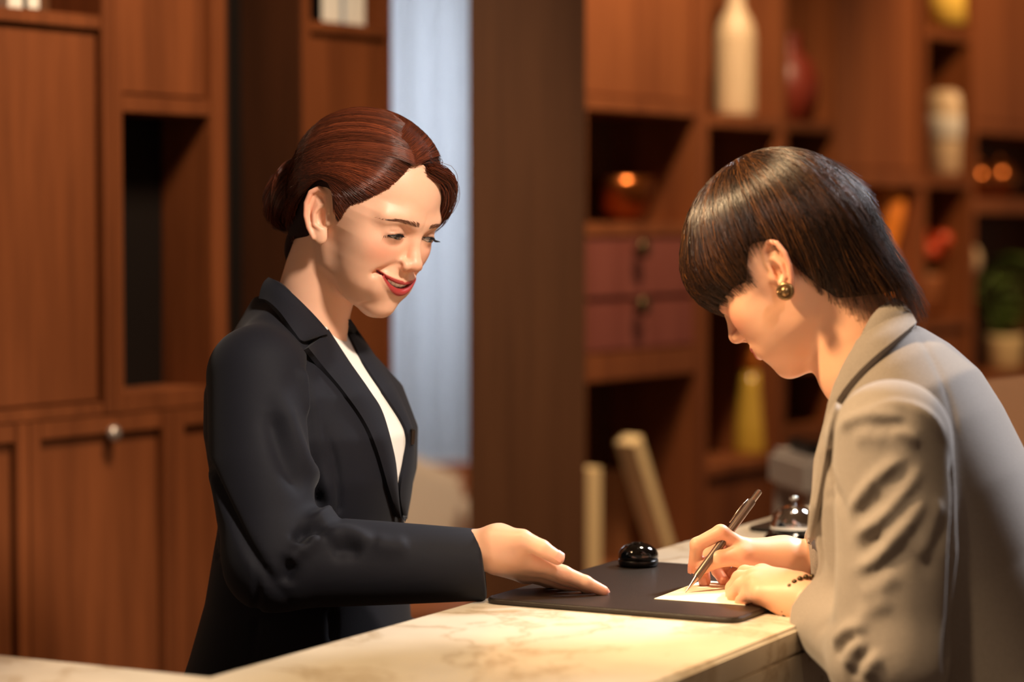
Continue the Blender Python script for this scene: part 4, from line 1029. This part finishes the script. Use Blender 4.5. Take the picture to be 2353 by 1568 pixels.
# ---- hair
HR = np.array([79.0, 100.0, 86.0])
BUN = np.array([0, -98.0, -10.0]); TIE = np.array([0, -68.0, -14.0])
HL_PX = [(944, 380), (920, 406), (893, 430), (862, 447), (832, 461), (806, 470), (792, 485), (783, 500), (776, 507)]
PT_PX = [(944, 380), (938, 358), (926, 338), (912, 322)]
_f = lambda P: full_head(P, WR, WT, WS, smile=SMILE, gap=GAP)
HL = wl(cast(_f, np.array(HL_PX)[:, 0], np.array(HL_PX)[:, 1])); PT = wl(cast(_f, np.array(PT_PX)[:, 0], np.array(PT_PX)[:, 1]))
print('HL', HL.round(0).tolist()); print('PT', PT.round(0).tolist())
HLz = np.argsort(HL[:, 2]); HLy = HL[HLz, 1]; HLzz = HL[HLz, 2]
def w_haircap(P):
    q = wl(P)
    d = sd_ell(q, HC, HR - 2)
    nk = sd_chain(q, [(0, -18, 0), (0, -24, -50)], [51, 49]); d = smin(d, nk, 14)
    d = smin(d, sd_cap(q, (0, -48, -6), (0, -72, -16), 34, 20), 18)
    x, y, z = q[:, 0], q[:, 1], q[:, 2]
    near = (y - np.interp(z, HLzz, HLy, left=-40)) * .75 + 2.5
    near = np.where(z > HLzz[-1], (HLzz[-1] - z) * .7 + (y - HLy[-1]) * .7, near)
    cut = np.minimum(near, np.maximum(y + 12 - .1 * (z + 20), -46 + .5 * (y + 40) - z))
    d = smax(d, cut, 9)
    d = smax(d, -(sd_ell(np.abs(q) * (1, 0, 0) + q * (0, 1, 1), (74, 2, 3), (16, 23, 33))), 5)     # room for the ears
    bang = sd_chain(q, [(2, 77, 100), (-22, 85, 88), (-44, 78, 66), (-59, 62, 42), (-66, 44, 26)], [5, 8, 10, 9, 6]); d = smin(d, bang, 8)
    return d / 1000
V, Q = mesh_sdf(w_haircap, WT - .18, WT + .18, .0026); V, Q = keep_largest(V, Q); V = smooth_mesh(V, Q, 2)
HAIRC = np.array(srgb(80, 38, 25)[:3]); HAIRD = np.array(srgb(38, 19, 14)[:3])
child(np_mesh('hair', V, Q, 'hair_base', None, np.tile(HAIRD, (len(V), 1))), receptionist)
def hair_paths(S0, E0, k, lift, rad, wav=0.0, sag=None):
    t_ = np.linspace(0, 1, k); un = lambda v: v / np.linalg.norm(v, axis=-1, keepdims=True); T = t_[None, :, None]
    D_ = (1 - T) ** 2 * un(S0 - HC)[:, None] + 2 * T * (1 - T) * 1.5 * un(sag)[:, None] + T ** 2 * un(E0 - HC)[:, None]; D_ = un(D_)      # sag: direction the lock passes over
    r_ = ell_radius(D_, rad); r0 = np.linalg.norm(S0 - HC, axis=1)[:, None]; rE = np.linalg.norm(E0 - HC, axis=1)[:, None]
    b0 = np.clip(1 - t_ / .14, 0, 1)[None] ** 2; b1 = np.clip((t_ - .75) / .25, 0, 1)[None] ** 1.5
    R_ = (r_ + lift[:, None]) * (1 - b0) * (1 - b1) + r0 * b0 + rE * b1 * (1 - b0)
    return HC + D_ * R_[..., None]
top = np.array([(4, 30, 128), (2, -5, 132)])
part = resample(np.vstack([PT, PT[-1] * .5 + top[0] * .5, top]), 200); temple = resample(HL, 200)
allp = []
def roots(curve, n, jit): return curve[NR.integers(0, len(curve), n)] + NR.normal(0, jit, (n, 3))
def ear_clear(P):
    """lift hair that would cross the ear"""
    sgn = np.sign(P[..., 0]); y = P[..., 1]; z = P[..., 2]
    lim = np.interp(y, [-46, -36, -24, -8, 10, 22, 30], [-60, -14, 22, 43, 43, 26, -60]); push = np.clip(lim - z, 0, 60) * (np.abs(P[..., 0]) > 35)
    P = P.copy(); P[..., 2] += push; D_ = P - HC; D_ /= np.linalg.norm(D_, axis=-1, keepdims=True); P2 = HC + D_ * (ell_radius(D_, HR) + 1.0)[..., None]
    return np.where((push > 0)[..., None], P2, P)
def to_cap(S): D_ = S - HC; D_ = D_ / np.linalg.norm(D_, axis=1, keepdims=True); return HC + D_ * (ell_radius(D_, HR) + .3)[:, None]
S0 = np.concatenate([to_cap(roots(part, 3000, 1.2)), roots(temple, 3000, 1.0)])
E0 = TIE + NR.normal(0, 1, (len(S0), 3)) * np.array([10, 6, 10]); E0[:, 0] = np.abs(E0[:, 0])
frac = np.clip((S0[:, 2] - 5) / 120, 0, 1); E0[:, 2] += 18 * (frac - .45)
lift = NR.uniform(0, 2.6, len(S0))
back = np.clip((70 - S0[:, 1]) / 75, 0, 1) * (S0[:, 2] > 98)
sag = np.stack([.95 - .75 * back, -.15 - .3 * back, .12 + .35 * frac + .75 * back + NR.normal(0, .03, len(S0))], -1)
allp.append(ear_clear(hair_paths(S0, E0, 14, lift, HR, 0, sag)))
# far side
S1 = roots(part, 3000, 1.5); S1[:, 0] -= 1.5; S1 = to_cap(S1); E1 = TIE + NR.normal(0, 1, (len(S1), 3)) * np.array([10, 6, 12]); E1[:, 0] = -np.abs(E1[:, 0])
back = np.clip((75 - S1[:, 1]) / 75, 0, 1)
sag1 = np.stack([-.95 + .8 * back, np.full(len(S1), -.1), .35 + .8 * back + NR.normal(0, .1, len(S1))], -1)
allp.append(hair_paths(S1, E1, 14, NR.uniform(0, 2.6, len(S1)), HR, 0, sag1))
# swept fringe on the far side
bp0 = resample(np.array([(6, 81, 98), (-20, 89, 91), (-44, 84, 70), (-60, 69, 42), (-70, 48, 22), (-73, 28, 10)]), 14)
off = NR.normal(0, 1, (900, 3)) * np.array([4, 4.5, 6]); allp.append(bp0[None] + off[:, None] * np.linspace(.6, 1.3, 14)[None, :, None] + NR.normal(0, .3, (900, 14, 3)))
# nape
S2 = np.stack([NR.uniform(-47, 47, 900), np.zeros(900), NR.uniform(-52, -5, 900)], -1); S2[:, 1] = -18 - np.sqrt(np.maximum(50 ** 2 - S2[:, 0] ** 2, 0)) * 1.04
E2 = TIE + NR.normal(0, 1, (900, 3)) * np.array([9, 5, 9]); t_ = np.linspace(0, 1, 14)[None, :, None]
allp.append(S2[:, None] * (1 - t_) + E2[:, None] * t_ + np.array([0, -8.0, 0]) * np.sin(np.pi * t_))
# bun: loops wound round the knot
n = 1700; th = NR.uniform(0, 2 * np.pi, n); ph = NR.uniform(-1, 1, n); k = 14; tt = np.linspace(0, 1, k)
rb = np.array([36.0, 27.0, 42.0])
a_ = th[:, None] + (1.9 + .5 * NR.random(n))[:, None] * tt[None]; lat = ph[:, None] * .9 + .25 * np.sin(a_ * 1.5 + ph[:, None] * 4)
sh_ = (1 + NR.normal(0, .045, n))[:, None] * (1 + .05 * np.sin(a_ * 3 + ph[:, None] * 5))
bx = np.cos(a_) * np.cos(lat) * sh_; bz = np.sin(a_) * np.cos(lat) * sh_; by = np.sin(lat) * sh_
allp.append(BUN + np.stack([bx * rb[0], by * rb[1], bz * rb[2]], -1))
paths = np.concatenate(allp); npth = len(paths)
w_shade = NR.uniform(.55, 1.35, npth)[:, None]; red = NR.uniform(0, 1, npth)[:, None]
ctab = NR.uniform(.45, 1.5, 400); mid_ = paths[:, 5]; ci = (np.floor((np.arctan2(mid_[:, 2] - 20, np.abs(mid_[:, 0]) + 20) + 4) * 26 + mid_[:, 1] * .02).astype(int)) % 400
w_shade = w_shade * ctab[ci][:, None]
cols = (HAIRC * (1 - red) + np.array(srgb(118, 56, 30)[:3]) * red) * w_shade
strand_mesh('hair_strands', ww(paths.reshape(-1, 3)).reshape(paths.shape), np.interp(np.linspace(0, 1, 14), [0, .1, .9, 1], [.16, .30, .30, .14]) / 1000, 'hair', None, cols)
child(bpy.data.objects['hair_strands'], receptionist)
V, Q = mesh_sdf(lambda P: sd_ell(wl(P), BUN, rb * .93) / 1000, ww(BUN) - .06, ww(BUN) + .06, .003)
child(np_mesh('hair_bun', V, Q, 'hair_base', None, np.tile(HAIRD, (len(V), 1))), receptionist)
a_ = np.linspace(0, 2 * np.pi, 25); tie = np.stack([20 * np.cos(a_), np.full(25, -73.0), -16 + 20 * np.sin(a_)], -1)
child(tube('hair_tie', ww(tie), .0035, 'black_plastic', None, 8), receptionist)
# ---- clothes
V, Q = mesh_sdf(w_jacket, TC + np.array([-.34, -.42, .76]), TC + np.array([.46, .36, 1.37]), .0038)
V = smooth_mesh(V, Q, 1); N = vnormals(V, Q)
for pix, amp, wd in WFOLDS: V = fold(V, N, w_jacket, pix, amp, wd)
V = smooth_mesh(V, Q, 1)
child(np_mesh('blazer', V, Q, 'navy_suit'), receptionist)
SHIRT_A = [(752, 758), (800, 832), (846, 898), (878, 950), (900, 1030), (908, 1090), (913, 1130)]
SHIRT_B = [(786, 762), (832, 832), (880, 905), (922, 970), (935, 1010), (928, 1060), (913, 1130)]
LAP_IN = [(752, 758), (800, 832), (846, 898), (877, 950), (903, 1044), (911, 1110), (915, 1185)]
LAP_OUT = [(705, 801), (738, 842), (785, 898), (832, 964), (862, 1028), (888, 1115), (912, 1190)]
def w_chest(P): return smin(w_torso(P), w_neck(P) , .02)
sA = [(740, 752)] + SHIRT_A[1:]; sB = [(795, 752)] + [(x + 6, y) for x, y in SHIRT_B[1:]]
child(patch('shirt', w_torso, sA, sB, .001, .001, 'white_shirt', None, 70, 20), receptionist)
child(patch('lapel', w_jacket, LAP_IN, LAP_OUT, .004, .002, 'navy_suit', None, 70, 14, .003), receptionist)
FL_IN = [(788, 745), (832, 832), (880, 905), (922, 970), (935, 1010), (928, 1060), (916, 1130), (925, 1190)]
FL_OUT = [(802, 735), (850, 805), (905, 890), (938, 965), (950, 1010), (950, 1060), (943, 1130), (932, 1192)]
child(patch('lapel', w_jacket, FL_IN, FL_OUT, .004, .002, 'navy_suit', None, 70, 12, .002), receptionist)
# collar: band round the neck, folded over
def w_collarbase(P): return smin(w_torso(P) - .003, w_neck(P) - .008, .02)
C_TOP = [(622, 640), (640, 648), (665, 668), (700, 705), (730, 738), (754, 766)]
C_BOT = [(598, 690), (616, 696), (642, 722), (672, 765), (690, 786), (714, 782)]
child(patch('collar', w_collarbase, C_TOP, C_BOT, .004, .003, 'navy_suit', None, 60, 14, .004), receptionist)
# name badge
bp0 = cast(w_jacket, np.array([944.0]), np.array([1003.0]), .006)[0]
o = box('name_badge', (-.004, -.003, -.009), (.006, .003, .009), 'black_plastic', None, .001); o.location = bp0; o.rotation_euler = (0, math.radians(8), math.radians(-60)); tag(o, 'small black clip badge on the dark blazer lapel', 'badge')
# ------------------------------------------------------------------ the guest
GR = rotm(68, -41, -1); GT = np.array([0.312, 2.66, 1.402]); GS = 1.0
gl = lambda P: to_local(P, GR, GT, GS)
gw = lambda q: np.asarray(q, float) / 1000 * GS @ GR.T + GT
GTR = rotm(66, -33, 0); G_NB = px3(1980, 795, 2.63); G_U = GTR[:, 2]; G_O = G_NB - .50 * G_U
GTORSO = [(-.12, .18, -.08, .12), (0, .172, -.065, .13), (.12, .155, -.062, .165), (.22, .16, -.066, .172), (.30, .168, -.080, .160), (.37, .168, -.086, .130), (.415, .155, -.086, .098), (.455, .115, -.076, .060), (.485, .075, -.062, .03), (.50, .045, -.05, .01)]
G_SH = px3(2050, 1010, 2.43); G_EL = px3(2042, 1520, 2.40); G_CU = px3(1893, 1418, 2.562)
G_SH2 = G_O + GTR @ np.array([.15, .015, .40]); G_CU2 = px3(1856, 1290, 2.775); G_EL2 = np.array([.52, 2.78, 1.075])
def g_torso(P): return sd_slices((P - G_O) @ GTR, GTORSO, 2.35)
cd1 = (G_CU - G_EL) / np.linalg.norm(G_CU - G_EL); cd2 = (G_CU2 - G_EL2) / np.linalg.norm(G_CU2 - G_EL2)
def g_jacket(P):
    d = g_torso(P)
    arm = sd_chain(P, [G_SH, .5 * (G_SH + G_EL) + np.array([.006, 0, 0]), G_EL], [.060, .060, .055])
    fo = sd_chain(P, [G_EL, .5 * (G_EL + G_CU), G_CU + cd1 * .03], [.052, .046, .039]); fo = smax(fo, (P - G_CU) @ cd1, .003)
    arm = smin(arm, fo, .025); d = smin(d, arm, .026)
    a2 = sd_chain(P, [G_SH2, G_EL2], [.058, .052]); f2 = sd_chain(P, [G_EL2, G_CU2 + cd2 * .03], [.052, .036]); f2 = smax(f2, (P - G_CU2) @ cd2, .003)
    d = smin(d, smin(a2, f2, .02), .02)
    return d
G_NK0 = gw((0, -16, -14)); G_NK1 = px3(1975, 795, 2.645); G_NK2 = px3(1990, 850, 2.64)
def g_neck(P): return smin(sd_chain(P, [G_NK0, G_NK1], [.048, .049]), sd_cap(P, G_NK1, G_NK2, .049, .052), .02)
GSM, GGAP = .35, 0.0
def g_headneck(P): return smin(full_head(P, GR, GT, GS, smile=GSM, gap=GGAP, eye_open=-2.6), g_neck(P), .016)
guest = empty('person', (float(G_O[0]), float(G_O[1]), 0)); tag(guest, 'guest in a grey blazer bending over the counter and writing with a pen', 'person')
SKIN_G = srgb(238, 182, 150)[:3]
sections = []
V, Q = mesh_sdf(g_headneck, GT - np.array([.17, .17, .20]), GT + np.array([.20, .17, .17]), .0016)
sections.append((V, Q, skin_color(gl(V), SKIN_G, GSM, GGAP, srgb(190, 96, 88)[:3], srgb(232, 140, 118)[:3], srgb(70, 42, 32)[:3])))
# right hand holding the pen
PEN_T = pxz(1575, 1362, PZ + .0012); PEN_E = px3(1746, 1128, 2.775); PEN_A = (PEN_E - PEN_T) / np.linalg.norm(PEN_E - PEN_T)
pen_at = lambda s: PEN_T + PEN_A * s
gi = [P3(1712, 1262, 2.752), P3(1656, 1224, 2.742), P3(1602, 1252, 2.740), P3(1594, 1306, 2.752)]
gt_ = [P3(1752, 1290, 2.765), P3(1702, 1278, 2.742), P3(1650, 1284, 2.734), P3(1617, 1303, 2.744)]
gm = [P3(1716, 1272, 2.766), P3(1646, 1256, 2.764), P3(1613, 1294, 2.766), P3(1620, 1336, 2.762)]
gr_ = [P3(1732, 1288, 2.776), P3(1676, 1282, 2.784), P3(1650, 1312, 2.782), P3(1664, 1336, 2.768)]
gq = [P3(1742, 1300, 2.780), P3(1702, 1302, 2.794), P3(1682, 1325, 2.786), P3(1696, 1344, 2.774)]
gfr = [.0098, .0088, .0080, .0066]
GHW = ([P3(1900, 1290, 2.785), P3(1840, 1288, 2.778), P3(1800, 1286, 2.772)], [.026, .0245, .025])
GHP = [([P3(1800, 1278, 2.768), gi[0]], [.020, .0125]), ([P3(1800, 1285, 2.772), gm[0]], [.020, .0125]), ([P3(1800, 1290, 2.778), gr_[0]], [.018, .0115]), ([P3(1800, 1296, 2.782), gq[0]], [.016, .011]),
       ([P3(1795, 1290, 2.762), gt_[1]], [.018, .0115]), ([P3(1712, 1278, 2.758), P3(1650, 1278, 2.760)], [.013, .0085])]
GHF = [(gi, gfr), (gm, gfr), (gr_, [.0092, .0082, .0076, .0064]), (gq, [.0082, .0072, .0066, .0056]), (gt_, [.014, .0112, .0100, .0080])]
g_hand_r = lambda P: hand_sdf(P, GHW, GHP, GHF)
pts = np.concatenate([np.array(GHW[0])] + [np.array(f_[0]) for f_ in GHF])
V, Q = mesh_sdf(g_hand_r, pts.min(0) - .03, pts.max(0) + .03, .0014)
sections.append((V, Q, hand_color(V, SKIN_G, [f_[0][-1] for f_ in GHF], [f_[0][1] for f_ in GHF] + [f_[0][0] for f_ in GHF])))
# left hand resting on the pad, holding the card
hi = [P3(1752, 1322, 2.660), P3(1712, 1318, 2.690), P3(1696, 1338, 2.702), P3(1690, 1356, 2.706)]
hm = [P3(1738, 1330, 2.640), P3(1700, 1330, 2.668), P3(1684, 1352, 2.680), P3(1680, 1370, 2.680)]
hr = [P3(1738, 1345, 2.622), P3(1702, 1348, 2.645), P3(1686, 1366, 2.655), P3(1688, 1382, 2.655)]
hl = [P3(1748, 1366, 2.608), P3(1718, 1370, 2.625), P3(1704, 1382, 2.632), P3(1700, 1390, 2.634)]
ht = [P3(1812, 1345, 2.645), P3(1775, 1335, 2.678), P3(1748, 1345, 2.695), P3(1730, 1358, 2.700)]
GLW = ([P3(1950, 1440, 2.53), P3(1905, 1412, 2.565), P3(1862, 1388, 2.592), P3(1835, 1375, 2.602)], [.028, .026, .0245, .025])
GLP = [([P3(1830, 1362, 2.615), hi[0]], [.020, .0122]), ([P3(1830, 1368, 2.608), hm[0]], [.020, .0122]), ([P3(1830, 1376, 2.602), hr[0]], [.019, .0118]), ([P3(1830, 1384, 2.597), hl[0]], [.017, .011]), ([P3(1828, 1366, 2.62), ht[0]], [.018, .015])]
GLF = [(hi, gfr), (hm, gfr), (hr, [.0092, .0084, .0077, .0064]), (hl, [.0082, .0074, .0067, .0057]), (ht, [.014, .0110, .0098, .0080])]
g_hand_l = lambda P: hand_sdf(P, GLW, GLP, GLF)
pts = np.concatenate([np.array(GLW[0])] + [np.array(f_[0]) for f_ in GLF])
V, Q = mesh_sdf(g_hand_l, pts.min(0) - .03, pts.max(0) + .03, .0014)
sections.append((V, Q, hand_color(V, SKIN_G, [f_[0][-1] for f_ in GLF], [f_[0][1] for f_ in GLF] + [f_[0][0] for f_ in GLF])))
G_HIP = G_O + np.array([.02, -.01, -.02]); GLEGS = []
gfw = np.array([-math.sin(math.radians(66)), math.cos(math.radians(66)), 0]); grt = np.array([gfw[1], -gfw[0], 0])
for sx in (-1, 1): GLEGS.append([G_HIP + grt * sx * .09, G_HIP + grt * sx * .09 + gfw * .03 + np.array([0, 0, -.43]), G_HIP + grt * sx * .09 + np.array([0, 0, -G_HIP[2] + .075])])
def g_rest(P):
    d = g_torso(P) + .02; d = smin(d, g_neck(P) + .004, .02)
    d = smin(d, sd_chain(P, [G_SH, G_EL, G_CU - cd1 * .03], [.042, .034, .024]), .02); d = smin(d, sd_chain(P, [G_SH2, G_EL2, G_CU2 - cd2 * .03], [.042, .034, .022]), .02)
    for L in GLEGS: d = smin(d, sd_chain(P, L, [.065, .052, .036]), .03)
    return d
V, Q = mesh_sdf(g_rest, np.array([.15, 2.2, .03]), np.array([.95, 3.0, 1.36]), .011)
sections.append((V, Q, np.tile(np.array(SKIN_G), (len(V), 1))))
V, Q, c = join_sections(sections)
child(np_mesh('body', V, Q, 'skin', None, c), guest)
nail(gt_[2], gt_[3], toC(gt_[3]) + np.array([-.3, 0, .5]), .0080, guest)
nail(gi[2], gi[3], toC(gi[3]) * .3 + np.array([-1, 0, .1]), .0066, guest)
nail(gm[2], gm[3], toC(gm[3]) * .6 + np.array([-.6, 0, -.1]), .0066, guest)
# ---- hair: short bob falling from the crown
GHR = np.array([83.0, 105.0, 90.0]); CROWN = np.array([0, -28.0, 46 + 86.0])
def bob(q):
    d = sd_ell(q, HC, GHR); d = smin(d, sd_cap(q, (0, -34, 10), (0, -32, -100), 64, 42), 24)
    d = smin(d, sd_ell(q, (0, 62, 52), (70, 47, 44)), 16)
    return d
ZL_Y = [-200, -60, -12, -5, 10, 26, 42, 62, 80, 112]; ZL_Z = [-128, -124, -92, 28, 36, 22, 4, 6, 10, 14]
def g_haircap(P):
    q = gl(P); d = bob(q) + 4; cut = np.interp(q[:, 1], ZL_Y, ZL_Z) + 6 + 30 * (q[:, 1] < -6) - q[:, 2]
    d = smax(d, cut * .8, 5); d = smax(d, -sd_ell(np.abs(q) * (1, 0, 0) + q * (0, 1, 1), (76, 6, -6), (18, 22, 34)), 5)
    return d / 1000
V, Q = mesh_sdf(g_haircap, GT - .2, GT + .2, .003); V, Q = keep_largest(V, Q); V = smooth_mesh(V, Q, 2)
GH = np.array(srgb(44, 25, 15)[:3]); GHD = np.array(srgb(26, 15, 10)[:3])
child(np_mesh('hair', V, Q, 'hair_base', None, np.tile(GHD, (len(V), 1))), guest)
n = 8500; k = 15; ph = NR.uniform(-np.pi, np.pi, n)
ey = 3 + 100 * np.cos(ph); ex = 78 * np.sin(ph)
ez = np.interp(ey, ZL_Y, ZL_Z) + NR.normal(0, 4, n) + 5 * np.sin(ph * 31 + 2 * np.sin(ph * 7)) + (NR.normal(0, 9, n) + 9 * np.sin(ph * 47)) * (ey < -10) + np.clip(NR.random(n) - .8, 0, 1) * 120
E3 = np.stack([ex, ey, ez], -1) ; S3 = CROWN + np.stack([NR.normal(0, 7, n), NR.normal(0, 10, n), np.zeros(n)], -1)
un = lambda v: v / np.linalg.norm(v, axis=-1, keepdims=True)
tmax = 1 - .22 * NR.random(n) ** 2 + .10 * np.sin(ph * 53 + 1) * (ey < -10)
def dirs_to(S_, E_, k):
    T = (np.linspace(0, 1, k)[None] * tmax[:, None])[:, :, None]; mid = un(un(S_ - HC) + un(E_ - HC) * .9 + np.array([0, .0, .45])) ; return un((1 - T) ** 2 * un(S_ - HC)[:, None] + 2 * T * (1 - T) * 1.25 * mid[:, None] + T ** 2 * un(E_ - HC)[:, None])
D_ = dirs_to(S3, E3, k); R_ = np.full(D_.shape[:2], 95.0)
for _ in range(14):
    P_ = HC + D_ * R_[..., None]; R_ = np.clip(R_ - bob(P_.reshape(-1, 3)).reshape(R_.shape) * .9, 40, 190)
P_ = HC + D_ * (R_ - NR.uniform(0, 4.5, n)[:, None])[..., None] + NR.normal(0, .35, (n, k, 3))
# flick of the ends at the nape, tuck round the ear
tt = np.linspace(0, 1, k)[None, :]; flick = (E3[:, 1] < -20)[:, None] * np.clip((tt - .75) / .25, 0, 1) ** 2
P_[..., 1] -= flick * NR.uniform(-4, 14, n)[:, None]; P_[..., 2] -= flick * 4
ctab = NR.uniform(.45, 1.6, 97); sh_ = (NR.uniform(.6, 1.35, n) * ctab[(np.floor((ph + 4) * 14 + NR.normal(0, .15, n)).astype(int)) % 97])[:, None]; gold = np.clip(NR.normal(.05, .28, n), 0, 1)[:, None]
cols = (GH * (1 - gold) + np.array(srgb(136, 84, 38)[:3]) * gold) * sh_
o = strand_mesh('hair_strands', gw(P_.reshape(-1, 3)).reshape(P_.shape), np.interp(np.linspace(0, 1, k), [0, .1, .85, 1], [.2, .34, .32, .1]) / 1000, 'hair', None, cols); child(o, guest)
# earring
el = gw((-77, 12, -22)); o = empty('earring', tuple(el)); tag(o, 'round bronze earring on the guest ear', 'earring')
a_ = np.linspace(0, 2 * np.pi, 25); ex_ = gw((-77, 12, -22)) - gw((-70, 12, -22)); ex_ /= np.linalg.norm(ex_); b1 = np.cross(ex_, (0, 0, 1)); b1 /= np.linalg.norm(b1); b2 = np.cross(ex_, b1)
V, Fq = tube_arrays([np.stack([.0075 * np.cos(t__) * b1 + .0075 * np.sin(t__) * b2 for t__ in a_])], [.0024], 8); pymesh('ring', V, Fq, 'earring_metal', o)
bm = bmesh.new(); bmesh.ops.create_uvsphere(bm, u_segments=20, v_segments=12, radius=.0062); link('stone', bm_mesh('stone', bm, True), 'earring_metal', o)
# bracelet
wc = P3(1856, 1386, 2.594); o = empty('bracelet', tuple(wc)); tag(o, 'dark beaded bracelet on the guest left wrist', 'bracelet')
wa = cd1; w1 = np.cross(wa, (0, 0, 1)); w1 /= np.linalg.norm(w1); w2 = np.cross(wa, w1)
bead = None
for k_ in range(26):
    t__ = k_ * 2 * math.pi / 26; p_ = w1 * .0285 * math.cos(t__) + w2 * .0285 * math.sin(t__)
    if bead is None:
        bm = bmesh.new(); bmesh.ops.create_icosphere(bm, subdivisions=2, radius=.0033); bead = bm_mesh('bead', bm, True); bead.materials.append(MATS['brass_dark'])
    ob = bpy.data.objects.new('bead', bead); COL.objects.link(ob); ob.parent = o; ob.location = p_
# pen
o = empty('pen', tuple(PEN_T)); tag(o, 'slim brown metal ballpoint pen in the guest writing hand', 'pen')
def along(prof): return np.array([PEN_A * s for s, r in prof]), np.array([r for s, r in prof])
PL = float(np.linalg.norm(PEN_E - PEN_T))
for nm, pf, mt in (('tip', [(0, .0005), (.004, .0009), (.022, .0036)], 'pen_metal'), ('barrel', [(.022, .0042), (.024, .0046), (PL - .018, .0046), (PL - .016, .0043)], 'pen_barrel'), ('button', [(PL - .0159, .0036), (PL - .003, .0036), (PL - .001, .0034), (PL, .002)], 'pen_metal')):
    pp_, rr = along(pf); V, Fq = tube_arrays([pp_], [rr], 20); ob = pymesh(nm, V, Fq, mt, o); ob.modifiers.new('e', 'EDGE_SPLIT').split_angle = .6
sd_ = np.cross(PEN_A, (0, 1, 0)); sd_ /= np.linalg.norm(sd_); V, Fq = tube_arrays([np.array([PEN_A * (PL - .018) + sd_ * .0052, PEN_A * (PL - .03) + sd_ * .0066, PEN_A * (PL - .055) + sd_ * .0062])], [.0011], 8); pymesh('clip', V, Fq, 'pen_metal', o)
# ---- clothes
V, Q = mesh_sdf(g_jacket, np.array([.15, 2.25, .80]), np.array([.92, 2.98, 1.40]), .0042)
V = smooth_mesh(V, Q, 1); N = vnormals(V, Q)
for pix, amp, wd in GFOLDS: V = fold(V, N, g_jacket, pix, amp, wd)
V = smooth_mesh(V, Q, 1)
child(np_mesh('blazer', V, Q, 'grey_suit'), guest)
def g_collarbase(P): return smin(g_torso(P) - .003, g_neck(P) - .006, .03)
GC_TOP = [(2052, 688), (2010, 722), (1975, 780), (1950, 830), (1928, 872), (1915, 920)]
GC_BOT = [(2104, 746), (2062, 782), (2010, 826), (1968, 868), (1930, 918), (1912, 962)]
child(patch('collar', g_collarbase, GC_TOP, GC_BOT, .004, .003, 'grey_suit', None, 60, 14, .004), guest)
GL_IN = [(1926, 872), (1905, 935), (1890, 1010), (1876, 1090), (1864, 1170), (1858, 1250)]
GL_OUT = [(1932, 915), (1915, 965), (1905, 1020), (1893, 1090), (1880, 1160), (1862, 1250)]
child(patch('lapel', g_jacket, GL_IN, GL_OUT, .003, .002, 'grey_suit', None, 60, 10, .002), guest)
# trousers and shoes for both
def trousers(par, torso, legs, zt, mat, nm='trousers'):
    def f(P):
        d = torso(P) + .006; d = np.maximum(d, P[:, 2] - zt)
        for L in legs: d = smin(d, sd_chain(P, L, [.1, .078, .07]), .03)
        d = np.maximum(d, .06 - P[:, 2]); return np.maximum(d, P[:, 2] - zt)
    P0 = np.concatenate([np.array(L) for L in legs]); V, Q = mesh_sdf(f, np.r_[P0.min(0)[:2] - .2, .05], np.r_[P0.max(0)[:2] + .2, zt + .05], .012)
    child(np_mesh(nm, smooth_mesh(V, Q, 1), Q, mat), par)
    for L in legs:
        a = L[-1]; fw_ = TR[:, 1] if par is receptionist else gfw
        f2 = lambda P: np.maximum(smin(sd_cap(P, np.array([a[0], a[1], .05]) - fw_ * .03, np.array([a[0], a[1], .04]) + fw_ * .13, .042, .036), sd_cap(P, np.array([a[0], a[1], .05]), np.array([a[0], a[1], .09]), .042, .042), .02), .004 - P[:, 2])
        c0 = np.array([a[0], a[1], .05]); V, Q = mesh_sdf(f2, c0 - .2, c0 + .2, .006); child(np_mesh('shoe', V, Q, 'black_plastic'), par)
trousers(receptionist, w_torso, LEGS, .93, 'black_trousers')
trousers(guest, g_torso, GLEGS, 1.02, 'black_trousers')
